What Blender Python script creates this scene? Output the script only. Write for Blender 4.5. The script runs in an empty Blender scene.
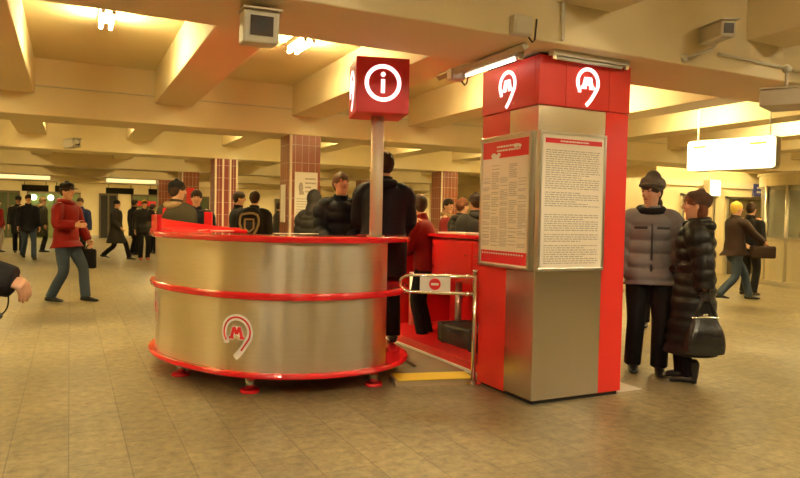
import bpy, bmesh, math, random
from mathutils import Vector, Matrix, noise
random.seed(7)
sc = bpy.context.scene
COL = sc.collection
PI = math.pi
# ------------------------------------------------------------------ camera
CAM_Z = 1.35
FPX, YAW, PITCH, ROLL = 671.23, 0.45765, 0.031017, 0.020206
fw = Vector((math.sin(YAW)*math.cos(PITCH), math.cos(YAW)*math.cos(PITCH), -math.sin(PITCH)))
rt = Vector((math.cos(YAW), -math.sin(YAW), 0))
up = rt.cross(fw)
r2 = rt*math.cos(ROLL)+up*math.sin(ROLL)
u2 = -rt*math.sin(ROLL)+up*math.cos(ROLL)
cd = bpy.data.cameras.new('camera')
cd.sensor_width = 36
cd.lens = FPX/800*36
cd.clip_start = 0.05; cd.clip_end = 200
cam = bpy.data.objects.new('camera', cd); COL.objects.link(cam)
M = Matrix((r2, u2, -fw)).transposed().to_4x4()
M.translation = Vector((0, 0, CAM_Z))
cam.matrix_world = M
sc.camera = cam

def gp(px, d):
    """ground point seen at column px, at distance d along the view axis"""
    l = (px-400)/FPX*d
    return (d*math.sin(YAW)+l*math.cos(YAW), d*math.cos(YAW)-l*math.sin(YAW))

# ------------------------------------------------------------------ materials
def mat(name, col, rough=0.6, metal=0.0, noise_amt=0.12, noise_scale=8.0, bump=0.0, bump_scale=60.0,
        emit=None, estr=0.0, coat=0.0, alpha=None, trans=0.0, sheen=0.0):
    m = bpy.data.materials.new(name); m.use_nodes = True
    nt = m.node_tree; b = nt.nodes['Principled BSDF']
    c = (*col, 1)
    tc = nt.nodes.new('ShaderNodeTexCoord')
    if noise_amt > 0:
        n = nt.nodes.new('ShaderNodeTexNoise'); n.inputs['Scale'].default_value = noise_scale
        n.inputs['Detail'].default_value = 4
        nt.links.new(tc.outputs['Object'], n.inputs['Vector'])
        mx = nt.nodes.new('ShaderNodeMix'); mx.data_type = 'RGBA'
        mx.inputs[6].default_value = tuple(max(0, x*(1-noise_amt)) for x in col)+(1,)
        mx.inputs[7].default_value = tuple(min(1, x*(1+noise_amt)) for x in col)+(1,)
        nt.links.new(n.outputs['Fac'], mx.inputs[0]); nt.links.new(mx.outputs[2], b.inputs['Base Color'])
    else:
        b.inputs['Base Color'].default_value = c
    b.inputs['Roughness'].default_value = rough
    b.inputs['Metallic'].default_value = metal
    b.inputs['Coat Weight'].default_value = coat
    if 'cloth' in name or 'puffer' in name or 'hair' in name: b.inputs['Specular IOR Level'].default_value = .18
    b.inputs['Transmission Weight'].default_value = trans
    if sheen: b.inputs['Sheen Weight'].default_value = sheen
    if bump > 0:
        n2 = nt.nodes.new('ShaderNodeTexNoise'); n2.inputs['Scale'].default_value = bump_scale
        n2.inputs['Detail'].default_value = 5
        nt.links.new(tc.outputs['Object'], n2.inputs['Vector'])
        bp = nt.nodes.new('ShaderNodeBump'); bp.inputs['Strength'].default_value = bump
        bp.inputs['Distance'].default_value = 0.01
        nt.links.new(n2.outputs['Fac'], bp.inputs['Height']); nt.links.new(bp.outputs['Normal'], b.inputs['Normal'])
    if emit:
        b.inputs['Emission Color'].default_value = (*emit, 1)
        b.inputs['Emission Strength'].default_value = estr
    return m

def steel(name, col, rough=0.3, aniso=0.85, rot=.25):
    m = mat(name, col, rough, 1.0, 0.0)
    nt = m.node_tree; b = nt.nodes['Principled BSDF']
    tc = nt.nodes.new('ShaderNodeTexCoord'); mp = nt.nodes.new('ShaderNodeMapping')
    mp.inputs['Scale'].default_value = (3, 3, 260)
    n = nt.nodes.new('ShaderNodeTexNoise'); n.inputs['Scale'].default_value = 1.0; n.inputs['Detail'].default_value = 3
    nt.links.new(tc.outputs['Object'], mp.inputs[0]); nt.links.new(mp.outputs[0], n.inputs['Vector'])
    mx = nt.nodes.new('ShaderNodeMix'); mx.data_type = 'RGBA'
    mx.inputs[6].default_value = tuple(x*.88 for x in col)+(1,)
    mx.inputs[7].default_value = tuple(min(1, x*1.08) for x in col)+(1,)
    nt.links.new(n.outputs['Fac'], mx.inputs[0]); nt.links.new(mx.outputs[2], b.inputs['Base Color'])
    b.inputs['Anisotropic'].default_value = aniso; b.inputs['Anisotropic Rotation'].default_value = rot
    tg = nt.nodes.new('ShaderNodeTangent'); tg.direction_type = 'RADIAL'; tg.axis = 'Z'
    nt.links.new(tg.outputs[0], b.inputs['Tangent'])
    return m

def floor_mat():
    m = bpy.data.materials.new('stone_floor'); m.use_nodes = True
    nt = m.node_tree; b = nt.nodes['Principled BSDF']
    tc = nt.nodes.new('ShaderNodeTexCoord'); mp = nt.nodes.new('ShaderNodeMapping')
    mp.inputs['Rotation'].default_value = (0, 0, PI/2)
    nt.links.new(tc.outputs['Object'], mp.inputs[0])
    br = nt.nodes.new('ShaderNodeTexBrick')
    br.inputs['Scale'].default_value = 1.0
    br.inputs['Brick Width'].default_value = 0.6; br.inputs['Row Height'].default_value = 0.3
    br.inputs['Mortar Size'].default_value = 0.004; br.inputs['Mortar Smooth'].default_value = 0.3
    br.inputs['Color1'].default_value = (.245, .192, .098, 1); br.inputs['Color2'].default_value = (.20, .155, .078, 1)
    br.inputs['Mortar'].default_value = (.125, .096, .05, 1)
    nt.links.new(mp.outputs[0], br.inputs['Vector'])
    n = nt.nodes.new('ShaderNodeTexNoise'); n.inputs['Scale'].default_value = 14; n.inputs['Detail'].default_value = 8
    n.inputs['Roughness'].default_value = .7
    nt.links.new(tc.outputs['Object'], n.inputs['Vector'])
    n1 = nt.nodes.new('ShaderNodeTexNoise'); n1.inputs['Scale'].default_value = .9; n1.inputs['Detail'].default_value = 5
    nt.links.new(tc.outputs['Object'], n1.inputs['Vector'])
    rp = nt.nodes.new('ShaderNodeMapRange'); rp.inputs[1].default_value = .3; rp.inputs[2].default_value = .72
    rp.inputs[3].default_value = .5; rp.inputs[4].default_value = 1.45
    nt.links.new(n.outputs['Fac'], rp.inputs[0])
    rp1 = nt.nodes.new('ShaderNodeMapRange'); rp1.inputs[1].default_value = .3; rp1.inputs[2].default_value = .7
    rp1.inputs[3].default_value = .7; rp1.inputs[4].default_value = 1.2
    nt.links.new(n1.outputs['Fac'], rp1.inputs[0])
    mu = nt.nodes.new('ShaderNodeMath'); mu.operation = 'MULTIPLY'
    nt.links.new(rp.outputs[0], mu.inputs[0]); nt.links.new(rp1.outputs[0], mu.inputs[1])
    vm = nt.nodes.new('ShaderNodeVectorMath'); vm.operation = 'SCALE'
    nt.links.new(br.outputs['Color'], vm.inputs[0]); nt.links.new(mu.outputs[0], vm.inputs[3])
    nt.links.new(vm.outputs[0], b.inputs['Base Color'])
    r3 = nt.nodes.new('ShaderNodeMapRange'); r3.inputs[3].default_value = .30; r3.inputs[4].default_value = .55
    nt.links.new(n1.outputs['Fac'], r3.inputs[0]); nt.links.new(r3.outputs[0], b.inputs['Roughness'])
    bp = nt.nodes.new('ShaderNodeBump'); bp.inputs['Strength'].default_value = .25; bp.inputs['Distance'].default_value = .004
    nt.links.new(br.outputs['Fac'], bp.inputs['Height']); bp.invert = True
    nt.links.new(bp.outputs[0], b.inputs['Normal'])
    return m

def tile_mat(name, c1, c2, grout, w=.105, h=.27):
    m = bpy.data.materials.new(name); m.use_nodes = True
    nt = m.node_tree; b = nt.nodes['Principled BSDF']
    tc = nt.nodes.new('ShaderNodeTexCoord'); sp = nt.nodes.new('ShaderNodeSeparateXYZ')
    nt.links.new(tc.outputs['Object'], sp.inputs[0])
    ad = nt.nodes.new('ShaderNodeMath'); ad.operation = 'ADD'
    nt.links.new(sp.outputs[0], ad.inputs[0]); nt.links.new(sp.outputs[1], ad.inputs[1])
    cb = nt.nodes.new('ShaderNodeCombineXYZ'); nt.links.new(ad.outputs[0], cb.inputs[0]); nt.links.new(sp.outputs[2], cb.inputs[1])
    br = nt.nodes.new('ShaderNodeTexBrick'); br.offset = 0; br.inputs['Scale'].default_value = 1
    br.inputs['Brick Width'].default_value = w; br.inputs['Row Height'].default_value = h
    br.inputs['Mortar Size'].default_value = .0035; br.inputs['Mortar Smooth'].default_value = .1
    br.inputs['Color1'].default_value = (*c1, 1); br.inputs['Color2'].default_value = (*c2, 1); br.inputs['Mortar'].default_value = (*grout, 1)
    nt.links.new(cb.outputs[0], br.inputs['Vector']); nt.links.new(br.outputs[0], b.inputs['Base Color'])
    b.inputs['Roughness'].default_value = .35
    return m

CREAM = (.80, .69, .40)
m_ceil = mat('ceiling_paint', CREAM, .75, 0, .05, 1.2, .12, 25)
m_beam = mat('beam_paint', (.80, .68, .42), .7, 0, .06, 1.5, .12, 25)
m_wall = mat('wall_paint', (.78, .66, .40), .7, 0, .08, 1.0)
m_floor = floor_mat()
m_red = mat('red_laminate', (.72, .018, .022), .28, 0, .05, 3, coat=.3)
m_redrim = mat('red_rim_lacquer', (.75, .012, .02), .15, 0, .04, 3, coat=.6)
m_redpanel = mat('red_powder_coat', (.74, .03, .02), .42, 0, .05, 2)
m_steel = steel('brushed_steel', (.80, .72, .56), .30, .8)
m_steel2 = steel('column_steel', (.80, .74, .62), .27, 0)
m_chrome = mat('chrome', (.82, .80, .76), .12, 1, 0)
m_alu = mat('aluminium_profile', (.78, .74, .64), .3, 1, .03)
m_black = mat('black_plastic', (.012, .012, .013), .45, 0, .2)
m_dark = mat('dark_recess', (.02, .017, .015), .8, 0, .2)
m_white = mat('white_acrylic', (.85, .83, .78), .4, 0, .03, emit=(1, .97, .92), estr=.9)
m_paper = mat('printed_paper', (.83, .74, .6), .6, 0, .04, 6)
m_whitepl = mat('white_plate', (.85, .82, .72), .45, 0, .03)
m_emblem = mat('emblem_white', (.95, .9, .86), .4, 0, .02)
m_signred = mat('sign_red', (.7, .02, .03), .4, 0, .03)
m_ink = mat('print_ink', (.42, .37, .3), .7, 0, .1)
m_yellow = mat('yellow_paint', (.95, .68, .04), .45, 0, .1, 12)
m_box = mat('grey_enamel', (.6, .56, .45), .5, 0, .08)
m_lens = mat('camera_glass', (.06, .05, .05), .1, 0, .1, coat=.5)
m_tube = mat('fluorescent_tube', (1, .95, .8), .4, 0, 0, emit=(1, .79, .37), estr=225)
m_tubenear = mat('fluorescent_tube_near', (1, .95, .8), .4, 0, 0, emit=(1, .86, .60), estr=225)
m_polepale = mat('satin_pole', (.74, .66, .5), .5, .35, .04)
m_tubeoff = mat('unlit_tube', (.75, .72, .62), .3, 0, .04)
m_tubew = mat('small_tube', (1, .97, .9), .4, 0, 0, emit=(1, .9, .75), estr=3)
m_lightbox = mat('lit_sign_panel', (1, 1, .85), .4, 0, 0, emit=(1, .92, .55), estr=2.2)
m_litpale = mat('lit_pale_panel', (1, .95, .8), .4, 0, 0, emit=(1, .88, .55), estr=1.0)
m_lit_green = mat('lit_doorway_lamp', (.9, 1, .8), .4, 0, 0, emit=(.8, 1, .6), estr=6)
m_yelprint = mat('yellow_print', (.8, .8, .1), .4, 0, 0, emit=(.75, .70, .02), estr=.7)
m_glass = mat('booth_glass', (.75, .78, .7), .08, 0, 0, trans=.85)
m_doorglass = mat('door_glass', (.10, .12, .06), .15, 0, .2)
m_greenwall = mat('green_shop_wall', (.16, .2, .07), .6, 0, .4, 2)
m_frame = mat('bronze_door_frame', (.16, .12, .07), .4, .5, .1)
m_blue = mat('blue_sign', (.06, .07, .25), .4, 0, .05)
m_stoneplinth = mat('pale_stone_plinth', (.5, .46, .38), .5, 0, .1)
m_tile1 = tile_mat('brown_tiles', (.26, .075, .035), (.31, .095, .045), (.62, .5, .36))
m_tile2 = tile_mat('maroon_tiles', (.2, .035, .03), (.24, .045, .035), (.6, .48, .34))
m_bar = mat('pale_column_bar', (.78, .68, .5), .5, 0, .05)
m_brownwood = mat('counter_edge', (.35, .25, .14), .6, 0, .1)

# ------------------------------------------------------------------ mesh helpers
def finish(name, me, m, parent=None, smooth=False, loc=None):
    o = bpy.data.objects.new(name, me); COL.objects.link(o)
    if m: me.materials.append(m)
    if smooth: me.polygons.foreach_set('use_smooth', [True]*len(me.polygons))
    if parent: o.parent = parent
    if loc: o.location = loc
    return o
def obj(name, bm, m, parent=None, smooth=False, bevel=0.0, autos=False, loc=None):
    bmesh.ops.recalc_face_normals(bm, faces=bm.faces[:])
    me = bpy.data.meshes.new(name); bm.to_mesh(me); bm.free()
    o = finish(name, me, m, parent, smooth, loc)
    if bevel > 0:
        b = o.modifiers.new('bevel', 'BEVEL'); b.width = bevel; b.segments = 2; b.limit_method = 'ANGLE'; b.angle_limit = .6
    return o
def box(bm, x0, x1, y0, y1, z0, z1, mtx=None):
    vs = [bm.verts.new((x, y, z)) for x in (x0, x1) for y in (y0, y1) for z in (z0, z1)]
    for f in ((0, 1, 3, 2), (4, 6, 7, 5), (0, 4, 5, 1), (2, 3, 7, 6), (0, 2, 6, 4), (1, 5, 7, 3)):
        bm.faces.new([vs[i] for i in f])
    if mtx: bmesh.ops.transform(bm, matrix=mtx, verts=vs)
    return vs
def bx(name, x0, x1, y0, y1, z0, z1, m, parent=None, bevel=0.0):
    bm = bmesh.new(); box(bm, x0, x1, y0, y1, z0, z1)
    return obj(name, bm, m, parent, bevel=bevel)
def crom(P, sub, closed=False):
    """Catmull-Rom through tuples of any length"""
    n = len(P); out = []
    rng = range(n if closed else n-1)
    for i in rng:
        if closed: a, b, c, d = P[(i-1) % n], P[i], P[(i+1) % n], P[(i+2) % n]
        else: a, b, c, d = P[max(i-1, 0)], P[i], P[i+1], P[min(i+2, n-1)]
        for s in range(sub):
            t = s/sub
            out.append(tuple(.5*((2*q)+(r-p)*t+(2*p-5*q+4*r-w)*t*t+(-p+3*q-3*r+w)*t**3) for p, q, r, w in zip(a, b, c, d)))
    if not closed: out.append(tuple(P[-1]))
    return out
def tube(bm, pts, rad, side=(1, 0, 0), n=14, sub=1, caps=True, quilt=None, flat=False):
    """loft of ellipses through pts; rad = r or (a, b) per point; a lies along `side`"""
    rows = []
    for p, r in zip(pts, rad):
        a, b = (r, r) if not isinstance(r, (tuple, list)) else r
        rows.append((p[0], p[1], p[2], a, b))
    if sub > 1 and len(rows) > 2: rows = crom(rows, sub)
    elif sub > 1:
        A, B = rows; rows = [tuple(x+(y-x)*i/sub for x, y in zip(A, B)) for i in range(sub+1)]
    P = [Vector(r[:3]) for r in rows]
    N = len(P); rings = []; side = Vector(side); dist = 0
    prev = None
    for i in range(N):
        t = (P[min(i+1, N-1)]-P[max(i-1, 0)])
        if t.length < 1e-9: t = Vector((0, 0, 1))
        t.normalize()
        s = side if prev is None else prev
        a = s-t*s.dot(t)
        if a.length < 1e-3: a = Vector((0, 1, 0))-t*t.y
        a.normalize(); b = t.cross(a)
        prev = a
        if i: dist += (P[i]-P[i-1]).length
        k = 1.0
        if quilt: k = 1+quilt[1]*(abs(math.sin(PI*dist/quilt[0]))**.6-.6)
        ra, rb = max(rows[i][3], 1e-4)*k, max(rows[i][4], 1e-4)*k
        rings.append([bm.verts.new(P[i]+a*(ra*math.cos(2*PI*j/n))+b*(rb*math.sin(2*PI*j/n))) for j in range(n)])
    for i in range(N-1):
        for j in range(n):
            bm.faces.new((rings[i][j], rings[i][(j+1) % n], rings[i+1][(j+1) % n], rings[i+1][j]))
    if caps:
        for ring, k, tdir in ((rings[0], 0, P[0]-P[1]), (rings[-1], -1, P[-1]-P[-2])):
            if flat or min(rows[k][3], rows[k][4]) < .003:
                bm.faces.new(ring)
            else:
                tdir = tdir.normalized()*min(rows[k][3], rows[k][4])
                c = P[k]; r1 = [bm.verts.new(c+(v.co-c)*.8+tdir*.5) for v in ring]
                r3 = [bm.verts.new(c+(v.co-c)*.42+tdir*.86) for v in ring]
                for q0, q1 in ((ring, r1), (r1, r3)):
                    for j in range(n): bm.faces.new((q0[j], q0[(j+1) % n], q1[(j+1) % n], q1[j]))
                bm.faces.new(r3)
    return rings
def tb(name, pts, rad, m, parent=None, **k):
    bm = bmesh.new(); tube(bm, pts, rad, **k)
    return obj(name, bm, m, parent, smooth=True)
def ell(bm, c, r, rot=None, seg=16, rings=10):
    res = bmesh.ops.create_uvsphere(bm, u_segments=seg, v_segments=rings, radius=1)
    mt = Matrix.Translation(Vector(c)) @ (rot.to_4x4() if rot else Matrix()) @ Matrix.Diagonal((*r, 1))
    bmesh.ops.transform(bm, matrix=mt, verts=res['verts']); return res['verts']
def cyl(bm, c, r, h, n=24, axis='Z', r1=None):
    res = bmesh.ops.create_cone(bm, cap_ends=True, segments=n, radius1=r, radius2=r if r1 is None else r1, depth=h)
    mt = Matrix.Translation(Vector(c))
    if axis == 'X': mt = mt @ Matrix.Rotation(PI/2, 4, 'Y')
    if axis == 'Y': mt = mt @ Matrix.Rotation(-PI/2, 4, 'X')
    bmesh.ops.transform(bm, matrix=mt, verts=res['verts']); return res['verts']
def voxel(name, bm, size, m, parent, smooth=2, factor=.5):
    """fuse overlapping shapes into one continuous skin"""
    bmesh.ops.recalc_face_normals(bm, faces=bm.faces[:])
    me = bpy.data.meshes.new('tmp'); bm.to_mesh(me); bm.free()
    o = bpy.data.objects.new('tmp', me); COL.objects.link(o)
    r = o.modifiers.new('r', 'REMESH'); r.mode = 'VOXEL'; r.voxel_size = size; r.adaptivity = 0
    if smooth:
        s = o.modifiers.new('s', 'SMOOTH'); s.factor = factor; s.iterations = smooth
    dg = bpy.context.evaluated_depsgraph_get()
    me2 = bpy.data.meshes.new_from_object(o.evaluated_get(dg))
    bpy.data.objects.remove(o); bpy.data.meshes.remove(me)
    me2.name = name; me2.materials.clear()
    return finish(name, me2, m, parent, True)
def text(name, s, size, m, parent, mtx, extrude=.002, align='CENTER'):
    cu = bpy.data.curves.new('tmp', 'FONT'); cu.body = s; cu.size = size; cu.extrude = extrude
    cu.align_x = align; cu.align_y = 'CENTER'
    o = bpy.data.objects.new('tmp', cu); COL.objects.link(o)
    dg = bpy.context.evaluated_depsgraph_get()
    me = bpy.data.meshes.new_from_object(o.evaluated_get(dg))
    bpy.data.objects.remove(o); bpy.data.curves.remove(cu)
    me.transform(mtx); me.name = name; me.materials.clear()
    return finish(name, me, m, parent)
def tag(o, label, cat, group=None):
    o['label'] = label; o['category'] = cat
    if group: o['group'] = group
    return o
def thing(name, label, cat, loc=(0, 0, 0), rz=0, group=None):
    o = bpy.data.objects.new(name, None); COL.objects.link(o)
    o.empty_display_size = .1
    o.location = loc; o.rotation_euler = (0, 0, rz)
    return tag(o, label, cat, group)
def st(o):
    o['kind'] = 'structure'; return o

# ------------------------------------------------------------------ the hall
X0, X1, Y0, Y1 = -8.0, 40.0, -8.5, 38.0
ZC, ZG, ZR = 3.31, 2.576, 2.855
st(bx('floor', X0, X1, Y0, Y1+4, -.1, 0, m_floor))
st(bx('ceiling', X0, X1, Y0, Y1+4, ZC, ZC+.1, m_ceil))
st(bx('wall_left', X0-.2, X0, Y0, Y1+4, 0, ZC, m_wall))
st(bx('wall_right', X1, X1+.2, Y0, Y1+4, 0, ZC, m_wall))
st(bx('wall_near', X0, X1, Y0-.2, Y0, 0, ZC, m_wall))
GY = [(-8.45, -7.7), (-2.38, -1.6), (3.72, 4.50), (9.82, 10.58), (15.0, 15.75), (20.4, 21.15), (25.8, 26.55), (31.2, 31.95)]
for a, b in GY:
    st(bx('ceiling_girder', X0, X1, a, b, ZG, ZC, m_beam, bevel=.012))
RX = [1.04+1.95*k for k in range(-4, 19)]
for x in RX:
    for i in range(len(GY)):
        ya = GY[i][1]; yb = GY[i+1][0] if i+1 < len(GY) else Y1
        if x > 22 and ya < 8: continue
        st(bx('ceiling_rib', x, x+.5, ya, yb, ZR, ZC, m_beam, bevel=.01))
# twin tube lamps in the bays between ribs
def ceiling_light(cx, cy, label, group):
    t = thing('ceiling_light', label, 'light', (cx, cy, ZC), 0, group)
    bm = bmesh.new(); box(bm, -.07, .07, -.33, .33, -.05, 0)
    obj('housing', bm, m_box, t, bevel=.006)
    for s in (-1, 1):
        bm = bmesh.new(); cyl(bm, (0, 0, -.10), .016, .6, 10, 'Y')
        tu = obj('tube', bm, m_tubenear, t, True, loc=(s*.045, 0, 0)); tu['dx'] = s*.045
        for e in (-1, 1):
            bm = bmesh.new(); box(bm, s*.045-.018, s*.045+.018, e*.30-.012, e*.30+.012, -.12, -.04)
            obj('holder', bm, m_box, t)
    return t
proto = None; lit_mesh = None
rows = [(GY[i][1]+GY[i+1][0])/2 for i in range(len(GY)-1)]+[35.0]
for j, cy in enumerate(rows):
    for i in range(len(RX)-1):
        cx = (RX[i]+.5+RX[i+1])/2
        # keep only lamps whose light reaches what is in view
        if cy < -3 or cx < -6.5: continue
        if cy < 3 and (cx > 13 or i % 2 == 0 and cy < 0): continue
        if cy > 8 and cx > 8+cy*.75: continue
        if 14 < cy < 30 and i % 2: continue
        if cx > 27: continue
        ly = 11.45 if 12 < cy < 14 and cx > 12.5 else cy
        front = cy < 8; dim = cy < 3
        if proto is None:
            proto = ceiling_light(cx, cy, 'x', None); t = proto
        else:
            t = proto.copy(); COL.objects.link(t); t.location = (cx, ly, ZC)
            for ch in proto.children:
                c = ch.copy(); COL.objects.link(c); c.parent = t
                if dim is False and ch.name.startswith('tube'):
                    if lit_mesh is None: lit_mesh = ch.data.copy(); lit_mesh.materials[0] = m_tube
                    c.data = lit_mesh; c.location.x = ch.get('dx', 0)
        if abs(cy-7.16) < .2 and abs(cx-.3) < .3: t['label'] = 'twin tube ceiling lamp glowing in the bay above the top left'; t.pop('group', None)
        elif abs(cy-7.16) < .2 and abs(cx-2.27) < .3: t['label'] = 'twin tube ceiling lamp in the bay left of the red information cube'; t.pop('group', None)
        elif front: t['label'] = 'bare twin tube lamp in a near ceiling bay between beams'; t['group'] = 'lamps in the near ceiling bays'
        else: t['label'] = 'bare twin tube lamp in a far ceiling bay between beams'; t['group'] = 'lamps in the far ceiling bays'

# conduits on the girder faces
def conduit(pts, label, r=.012):
    bm = bmesh.new(); tube(bm, pts, [r]*len(pts), n=8)
    tag(obj('conduit', bm, m_box, None, True), label, 'pipe')
conduit([(X0+.1, 9.80, 2.95), (2.3, 9.80, 2.95), (20, 9.80, 2.95)], 'thin cable conduit running along the far side of the second girder', .008)
conduit([(4.6, 3.70, 2.70), (6, 3.70, 2.67), (9, 3.70, 2.67)], 'thin cable conduit on the near girder right of the red column')
conduit([(3.03, 3.69, 2.60), (3.03, 3.69, 2.95), (3.18, 3.69, 3.1), (3.4, 3.3, 3.25), (3.6, 2.6, 3.29)], 'bent grey pipe climbing the girder above the red column corner', .014)

# far wall with doorways and display windows
def seg_wall(name, xs, y, zt=ZC, th=.3):
    for a, b in xs: st(bx(name, a, b, y, y+th, 0, zt, m_wall))
st(bx('wall_far', X0, X1, Y1, Y1+.3, 0, ZC, m_wall))
st(bx('baseboard_far', X0, X1, Y1-.04, Y1, 0, .15, m_stoneplinth))
def far_door(x, w, label, glass, n):
    bm = bmesh.new()
    for s in (x, x+w-.08): box(bm, s, s+.08, Y1-.12, Y1-.02, 0, 2.3)
    box(bm, x, x+w, Y1-.12, Y1-.02, 2.22, 2.32); box(bm, x+w/2-.04, x+w/2+.04, Y1-.12, Y1-.02, 0, 2.24)
    o = st(obj('door_%d' % n, bm, m_frame))
    o['label'] = label
    bm = bmesh.new(); box(bm, x+.08, x+w-.08, Y1-.07, Y1-.04, .02, 2.22)
    obj('door_glass', bm, glass, o)
far_door(-3.2, 1.0, 'glass door at the far left', m_doorglass, 1)
far_door(-1.9, 2.4, 'wide glazed doorway', m_greenwall, 2)
far_door(1.35, .9, 'dark narrow door in the pale wall', m_dark, 3)
far_door(2.9, 1.6, 'glazed shop doorway', m_greenwall, 4)
far_door(5.4, 1.5, 'shop doorway', m_doorglass, 5)
far_door(10.6, 2.0, 'doorway behind the tiled column', m_doorglass, 6)
far_door(15.2, 1.6, 'doorway behind the tall man', m_doorglass, 7)
for k, x in enumerate((-1.6, -.85, -.15)):
    bm = bmesh.new(); ell(bm, (0, 0, 0), (.13, .06, .13))
    o = obj('round_lamp', bm, m_lit_green, None, True, loc=(x, Y1-.16, 2.02))
    tag(o, ('leftmost', 'middle', 'rightmost')[k]+' of the three small pale lamps in the far left doorway', 'light')
# hanging light boxes and dark signs before the far wall
def hang_box(x0, x1, y, z0, z1, m, name, label, cat, frame=m_box, d=.16, mtop=ZC, ztop=None):
    cx = (x0+x1)/2
    t = thing(name, label, cat, (cx, y, z0))
    w = (x1-x0)/2
    bm = bmesh.new(); box(bm, -w, w, -d/2, d/2, 0, z1-z0); obj('case', bm, frame, t, bevel=.01)
    bm = bmesh.new(); box(bm, -w+.03, w-.03, -d/2-.012, -d/2, .03, z1-z0-.03); obj('face', bm, m, t)
    bm = bmesh.new()
    for s in (-.8, .8): cyl(bm, (w*s, 0, (z1-z0)+((ztop or ZC)-z1)/2), .012, (ztop or ZC)-z1, 8)
    obj('hanger', bm, frame, t)
    return t
m_paleface = mat('lit_cream_face', (.9, .8, .5), .4, 0, 0, emit=(1, .8, .35), estr=.75)
hang_box(-2.35, -.62, 27.6, 2.45, 2.82, m_paleface, 'light_box_sign', 'long pale hanging light box at the far left', 'sign')
hang_box(1.2, 3.0, 27.6, 2.45, 2.66, m_paleface, 'light_box_sign', 'pale hanging light box left of the brown far column', 'sign')
for k, (a, b, lab) in enumerate(((-1.9, -.85, 'leftmost'), (-.6, .05, 'second'), (1.5, 2.7, 'third'), (3.35, 4.2, 'rightmost'))):
    hang_box(a, b, 34.0, 2.22, 2.5, m_dark, 'direction_sign', lab+' of four dark hanging signs in front of the far doors', 'sign', m_black)
bm = bmesh.new(); box(bm, 2.95, 4.1, Y1-.2, Y1-.13, 1.72, 1.98)
tag(obj('shop_sign', bm, m_signred, None, bevel=.01), 'small red sign panel over the far shop doorway', 'sign')

# tiled columns
def column(x, y, m, label, bars, w=.5, d=.45):
    t = thing('tiled_column', label, 'column', (x, y, 0))
    bm = bmesh.new(); box(bm, 0, w, 0, d, 0, ZG); obj('shaft', bm, m, t)
    bm = bmesh.new(); box(bm, -.02, w+.02, -.02, d+.02, 0, .12); obj('plinth', bm, m_stoneplinth, t)
    for bxx in bars:
        bm = bmesh.new(); box(bm, bxx-.018, bxx+.018, -.02, 0, .12, ZG); obj('corner_strip', bm, m_bar, t)
    return t
column(2.96, 9.86, m_tile1, 'brown tiled column carrying the white poster', [.03])
column(2.84, 15.04, m_tile2, 'maroon tiled column with pale vertical strips left of the poster column', [.03, .19, .35, .49])
column(2.92, 20.44, m_tile1, 'brown tiled column with one pale strip, above the black hat', [.03])
column(2.9, 25.84, m_tile1, 'small distant brown tiled column at left behind the counter', [])
column(8.55, 15.04, m_tile1, 'brown tiled column between the tall man and the red kiosk column', [.02], w=.5, d=.5)
column(8.6, 20.44, m_tile1, 'brown tiled column hidden behind the tall man', [])
column(8.6, 25.84, m_tile1, 'distant brown column right of the poster column', [])
column(14.2, 20.44, m_tile1, 'far brown column behind the kiosk column', [])

def word_lines(bm, u0, u1, v0, v1, n, mapf, th=.55, dens=.85, seed=0):
    """rows of short strokes standing for small print that cannot be read"""
    r = random.Random(seed); dv = (v1-v0)/n
    for i in range(n):
        v = v1-(i+.5)*dv; u = u0; end = u1-(u1-u0)*(r.random()*.45 if r.random() < .3 else r.random()*.04)
        if r.random() > dens: continue
        while u < end:
            w = r.uniform(.012, .05)*(u1-u0)/.5
            b = min(u+w, end)
            vs = [bm.verts.new(mapf(p, q)) for p, q in ((u, v-dv*th/2), (b, v-dv*th/2), (b, v+dv*th/2), (u, v+dv*th/2))]
            bm.faces.new(vs); u = b+.008*(u1-u0)/.5
def poster(x, y, z0, w, h, label, m=m_paper, seed=1, pic=False):
    t = thing('poster', label, 'poster', (x, y, z0))
    bm = bmesh.new(); box(bm, 0, w, -.012, 0, 0, h); obj('sheet', bm, m, t)
    bm = bmesh.new()
    word_lines(bm, .03, w-.03, h*.08, h*(.55 if pic else .92), 10, lambda u, v: Vector((u, -.014, v)), .3, .8, seed)
    obj('print', bm, m_ink, t)
    if pic:
        bm = bmesh.new(); ell(bm, (w*.27, -.014, h*.72), (w*.1, .002, h*.1)); box(bm, w*.2, w*.4, -.016, -.012, h*.6, h*.66)
        obj('picture', bm, m_ink, t)
        bm = bmesh.new(); word_lines(bm, w*.45, w*.93, h*.62, h*.92, 4, lambda u, v: Vector((u, -.014, v)), .4, 1, 5); obj('heading', bm, m_ink, t)
    return t
poster(3.05, 9.86-.02, 1.16, .36, .86, 'white printed poster with a dark figure on the brown tiled column', m_whitepl, 3, True)
# narrow notice on the left side of the column
bm = bmesh.new(); box(bm, 2.94, 2.955, 9.98, 10.2, 1.25, 1.83)
tag(obj('notice_sheet', bm, m_whitepl), 'narrow white notice on the left side of the poster column', 'notice')

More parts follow.
